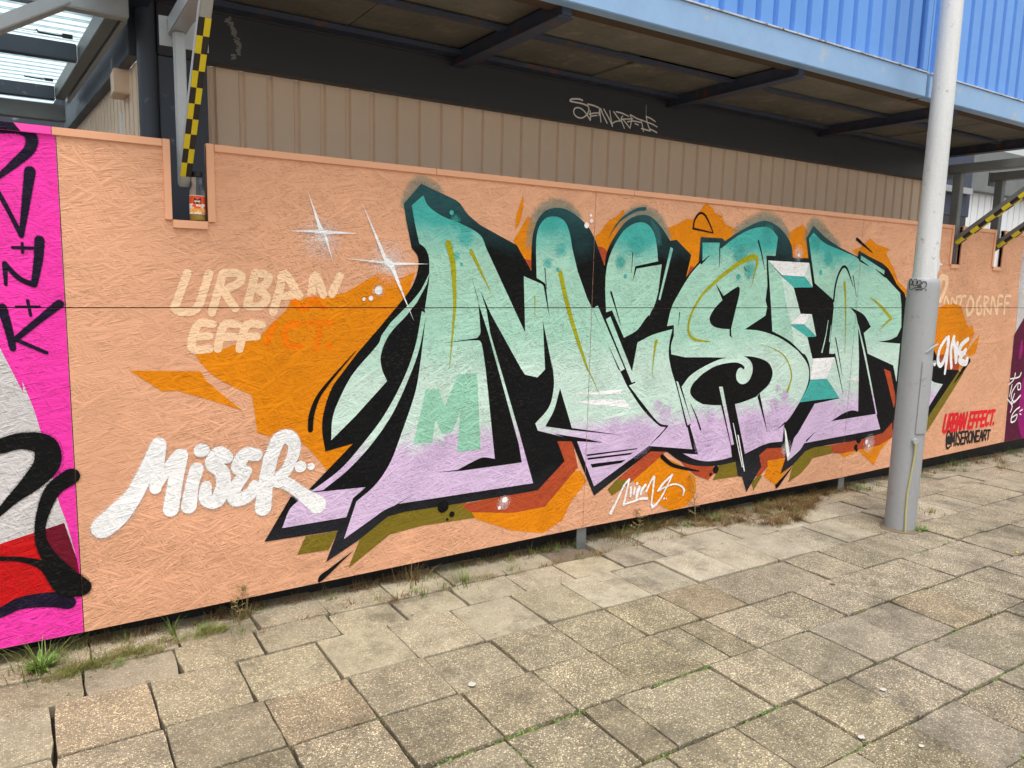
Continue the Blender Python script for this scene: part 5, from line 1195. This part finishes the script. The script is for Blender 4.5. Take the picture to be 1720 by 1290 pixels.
tuft(3.66,-.02, 50, .05, .06, [GR,DR], 'small fresh green tuft among the dead grass')
tuft(4.60,-.80, 46, .07, .035, [GR,LE], 'bright green grass growing against the foot of the lamp post', leaves=4)
tuft(5.05,-.62, 90, .05, .12, [DR,GR], 'flat dry tuft on the slabs right of the lamp post')
tuft(4.93,-1.0, 40, .035, .05, [GR,DR], 'small green tuft in a joint right of the lamp post foot')
tuft(2.24,.03, 16, .08, .02, [GR,DR], 'thin green blades at the bare soil left of the foot plate')
def stalk(x, y, h, label):
    m = MB(); rr_ = random.Random(int(x*100)); p = Vector((0,0,-.01)); pts = [p]
    for k in range(7): p = p+Vector((rr_.uniform(-.012,.012), rr_.uniform(-.01,.01), h/7)); pts.append(p)
    m.tube(pts, [.0022]*4+[.0016]*4, 5)
    for k in range(2, 8):
        for j in range(4):
            a = rr_.uniform(0,6.3); q = pts[k]; L = rr_.uniform(.02,.06)*(1.2-k*.08); e = q+Vector((math.cos(a)*L, math.sin(a)*L, L*.5)); m.tube([q,e], .0009, 4)
            for i in range(3): leaf(m, q.lerp(e, .4+.3*i), rr_.uniform(.008,.018), .006, rr_.uniform(0,6.3), rr_.uniform(-.3,.8), rr_.choice((0,1)))
    o = m.build('weed_stalk', [M['dry'], M['moss']]); o.location = (x, y, 0); return tag(o, label, 'weed', 'weeds growing at the foot of the hoarding')
stalk(3.42,-.06,.30,'tall thin dry weed stalk in front of the orange patch right of the signature')
stalk(.68,-.03,.15,'short wiry weed stalk below the pointed lower tip of the letters')
stalk(2.98,-.02,.16,'low branching weed stalk between the two bushy dry tufts')
def stuff(name, mats, label, fill):
    m = MB(); fill(m); o = m.build(name, mats); tag(o, label, name.replace('_',' '), kind='stuff'); return o
def f_dry(m):
    for c in range(230):
        cx = 3.15+rp.random()*1.5 if c < 60 else min(max(rp.gauss(4.16,.46),3.3),5.2); dep = .09+.32*math.exp(-((cx-4.0)/.45)**2); cy = .08-dep*rp.random()
        mi = rp.choice((0,1,1,1,1,2) if c > 60 else (0,0,1,3)); az0 = rp.uniform(0,6.3); hh = rp.uniform(.025,.075)
        for i in range(rp.randint(25,75)):
            a = rp.uniform(0,6.3); r_ = abs(rp.gauss(0,.028)); x = cx+r_*math.cos(a); y = cy+r_*math.sin(a)
            blade(m, (x,y,-.004), hh*rp.uniform(.2,1.1), rp.uniform(.0015,.004), hh*rp.uniform(.3,1.8), az0+rp.gauss(0,1.2), mi if rp.random() < .8 else rp.choice((0,1,2,3)), 2)
    for c in range(90):
        cx = rp.uniform(5.0,9); cy = .06-.16*abs(rp.gauss(0,.7)); mi = rp.choice((0,0,1,3,3)); hh = rp.uniform(.03,.09)
        for i in range(rp.randint(15,45)):
            a = rp.uniform(0,6.3); r_ = abs(rp.gauss(0,.03))
            blade(m, (cx+r_*math.cos(a),cy+r_*math.sin(a),-.004), hh*rp.uniform(.3,1.1), .003, hh*rp.uniform(.2,1.2), rp.uniform(0,6.3), mi if rp.random() < .8 else 2, 2)
    for c in range(330):      # scraps of dry growth along the joints by the wall
        cx = rp.uniform(-.4,3.3); cy = rp.choice((.08,.06,.04,.02,-.14))+rp.gauss(0,.02); mi = rp.choice((0,0,1,1,3))
        for i in range(rp.randint(6,22)):
            blade(m, (cx+rp.gauss(0,.02),cy+rp.gauss(0,.01),-.006), rp.uniform(.01,.055), .0027, rp.uniform(.01,.06), rp.uniform(0,6.3), mi, 2)
stuff('dead_grass', [DR,BR,BR,GR], 'mat of brown and tan dead grass along the foot of the hoarding', f_dry)
def f_moss(m):
    for c in range(70):     # ragged mat by the left end of the hoarding, clump by clump
        u = rp.random(); cx = -.06+u*.66; cy = -.165+.10*u+rp.gauss(0,.025); mi = rp.choice((0,0,1,3)); hh = rp.uniform(.012,.040); az0 = rp.uniform(-.5,.9)
        for i in range(rp.randint(14,46)):
            blade(m, (cx+rp.gauss(0,.02), cy+rp.gauss(0,.012), -.003), hh*rp.uniform(.3,1.2), .0022, hh*rp.uniform(.4,2.0), az0+rp.gauss(0,.7), mi if rp.random() < .75 else rp.choice((0,1,3)), 2)
    for c in range(40):
        cx = rp.uniform(-.15,.28); cy = rp.uniform(-.12,.05); mi = rp.choice((0,1,3))
        for i in range(rp.randint(10,34)): blade(m, (cx+rp.gauss(0,.018),cy+rp.gauss(0,.015),-.01), rp.uniform(.01,.055), .0022, rp.uniform(.01,.04), rp.uniform(0,6.3), mi, 2)
    for (y, xs_) in ((-1.32,((.55,.75),(.95,1.6),(1.9,2.2),(2.7,2.95))),(-1.65,((1.45,1.75),(2.0,2.2),(2.95,3.5))),(-1.01,((.42,.6),(.9,.95))),(-1.95,((1.2,1.35),(1.7,1.9),(2.1,2.4),(2.8,3.2))),(-1.0,((4.5,4.6),))):
        for a, b in xs_:
            for i in range(int((b-a)*620)):
                x = rp.uniform(a,b)
                if noise.noise(Vector((x*9,y*3,0))) < -.12: continue
                leaf(m, (x, y+rp.gauss(0,.006), -.012), rp.uniform(.006,.016), rp.uniform(.004,.009), rp.uniform(0,6.3), rp.uniform(.2,1.2), rp.choice((0,2,2,1)))
    for k in range(46):      # odd green bits in the joints
        y = rp.choice((-.71,-1.01,-1.32,-1.32,-1.65,-1.65,-1.95,-2.25)); a = rp.uniform(.2,4.6)
        for i in range(rp.randint(6,40)): leaf(m, (a+rp.gauss(0,.035), y+rp.gauss(0,.005), -.010), rp.uniform(.006,.015), rp.uniform(.004,.008), rp.uniform(0,6.3), rp.uniform(.2,1.2), rp.choice((0,0,2,1)))
    for (x, y0, y1) in ((1.24,-1.35,-1.62),(1.55,-1.66,-1.9),(2.83,-1.62,-1.85)):
        for i in range(150):
            leaf(m, (x+rp.gauss(0,.005), rp.uniform(y0,y1), -.012), rp.uniform(.006,.014), .006, rp.uniform(0,6.3), rp.uniform(.2,1.2), rp.choice((0,2)))
stuff('moss', [MO,GR,LE,DR], 'moss and tiny weeds in the joints between the slabs', f_moss)
def f_soil(m):
    n = 14
    for j in range(n+1):
        for i in range(n+1):
            x = 2.13+.56*i/n; y = -.16+.33*j/n; e = min(i, n-i, j, n-j)/4
            m.v.append((x, y, -.045+min(e,1)*(.030+.018*noise.noise(Vector((x*16,y*16,1))))))
    for j in range(n):
        for i in range(n): a = j*(n+1)+i; m.f.append((a,a+1,a+n+2,a+n+1)); m.m.append(0)
stuff('bare_soil', [M['dirt']], 'sandy brown soil where a slab is missing by the foot plate', f_soil)
# litter and rubble under the hoarding
rub = random.Random(9)
def f_rub(m):
    for i in range(160):
        x = rub.uniform(-.6,7.5); y = rub.uniform(-.05,.35); s = rub.uniform(.003,.011)
        Mx = Matrix.Translation((x,y,-.035+s*.3)) @ Matrix.Rotation(rub.uniform(0,6),4,'Z') @ Matrix.Rotation(rub.uniform(-.5,.5),4,'X')
        m.box(-s,s,-s*.7,s*.7,-s*.4,s*.4, 0, Mx)
stuff('rubble', [M['block'], M['soil']], 'small stones and rubble in the gap under the boards', f_rub)
for k, (x, y, s, lab) in enumerate(((1.30,-.985,.016,'pale dried gum spot on a slab in the middle foreground'),(2.62,-1.78,.013,'pale round gum spot on the reddish slab'),(2.27,-1.92,.012,'white round gum spot near the bottom edge'),(2.40,-2.05,.010,'small white gum spot at the bottom right'))):
    m = MB(); n = 12
    m.add([(s*rub.uniform(.8,1.15)*math.cos(t*2*math.pi/n), s*rub.uniform(.7,1.0)*math.sin(t*2*math.pi/n), 0) for t in range(n)]+[(0,0,.0010)], [(i,(i+1)%n,n) for i in range(n)])
    o = m.build('gum_spot', M['gum']); o.location = (x, y, .006); tag(o, lab, 'gum', 'gum spots on the pavement')

for k, (x, y, az, lab) in enumerate(((4.70,-1.31,.4,'small yellow leaf lying right of the lamp post'),(2.05,-2.02,1.2,'small yellow leaf near the bottom edge right of centre'),(3.35,-1.08,2.2,'tiny brown leaf on the slabs left of the lamp post'),(5.35,-1.22,.9,'yellow leaf at the right edge of the pavement'))):
    m = MB(); leaf(m, (0,0,0), .034, .018, az, .08, 0); o = m.build('fallen_leaf', M['yleaf'] if k != 2 else BR); o.location = (x, y, .006); tag(o, lab, 'leaf', 'fallen leaves on the pavement')
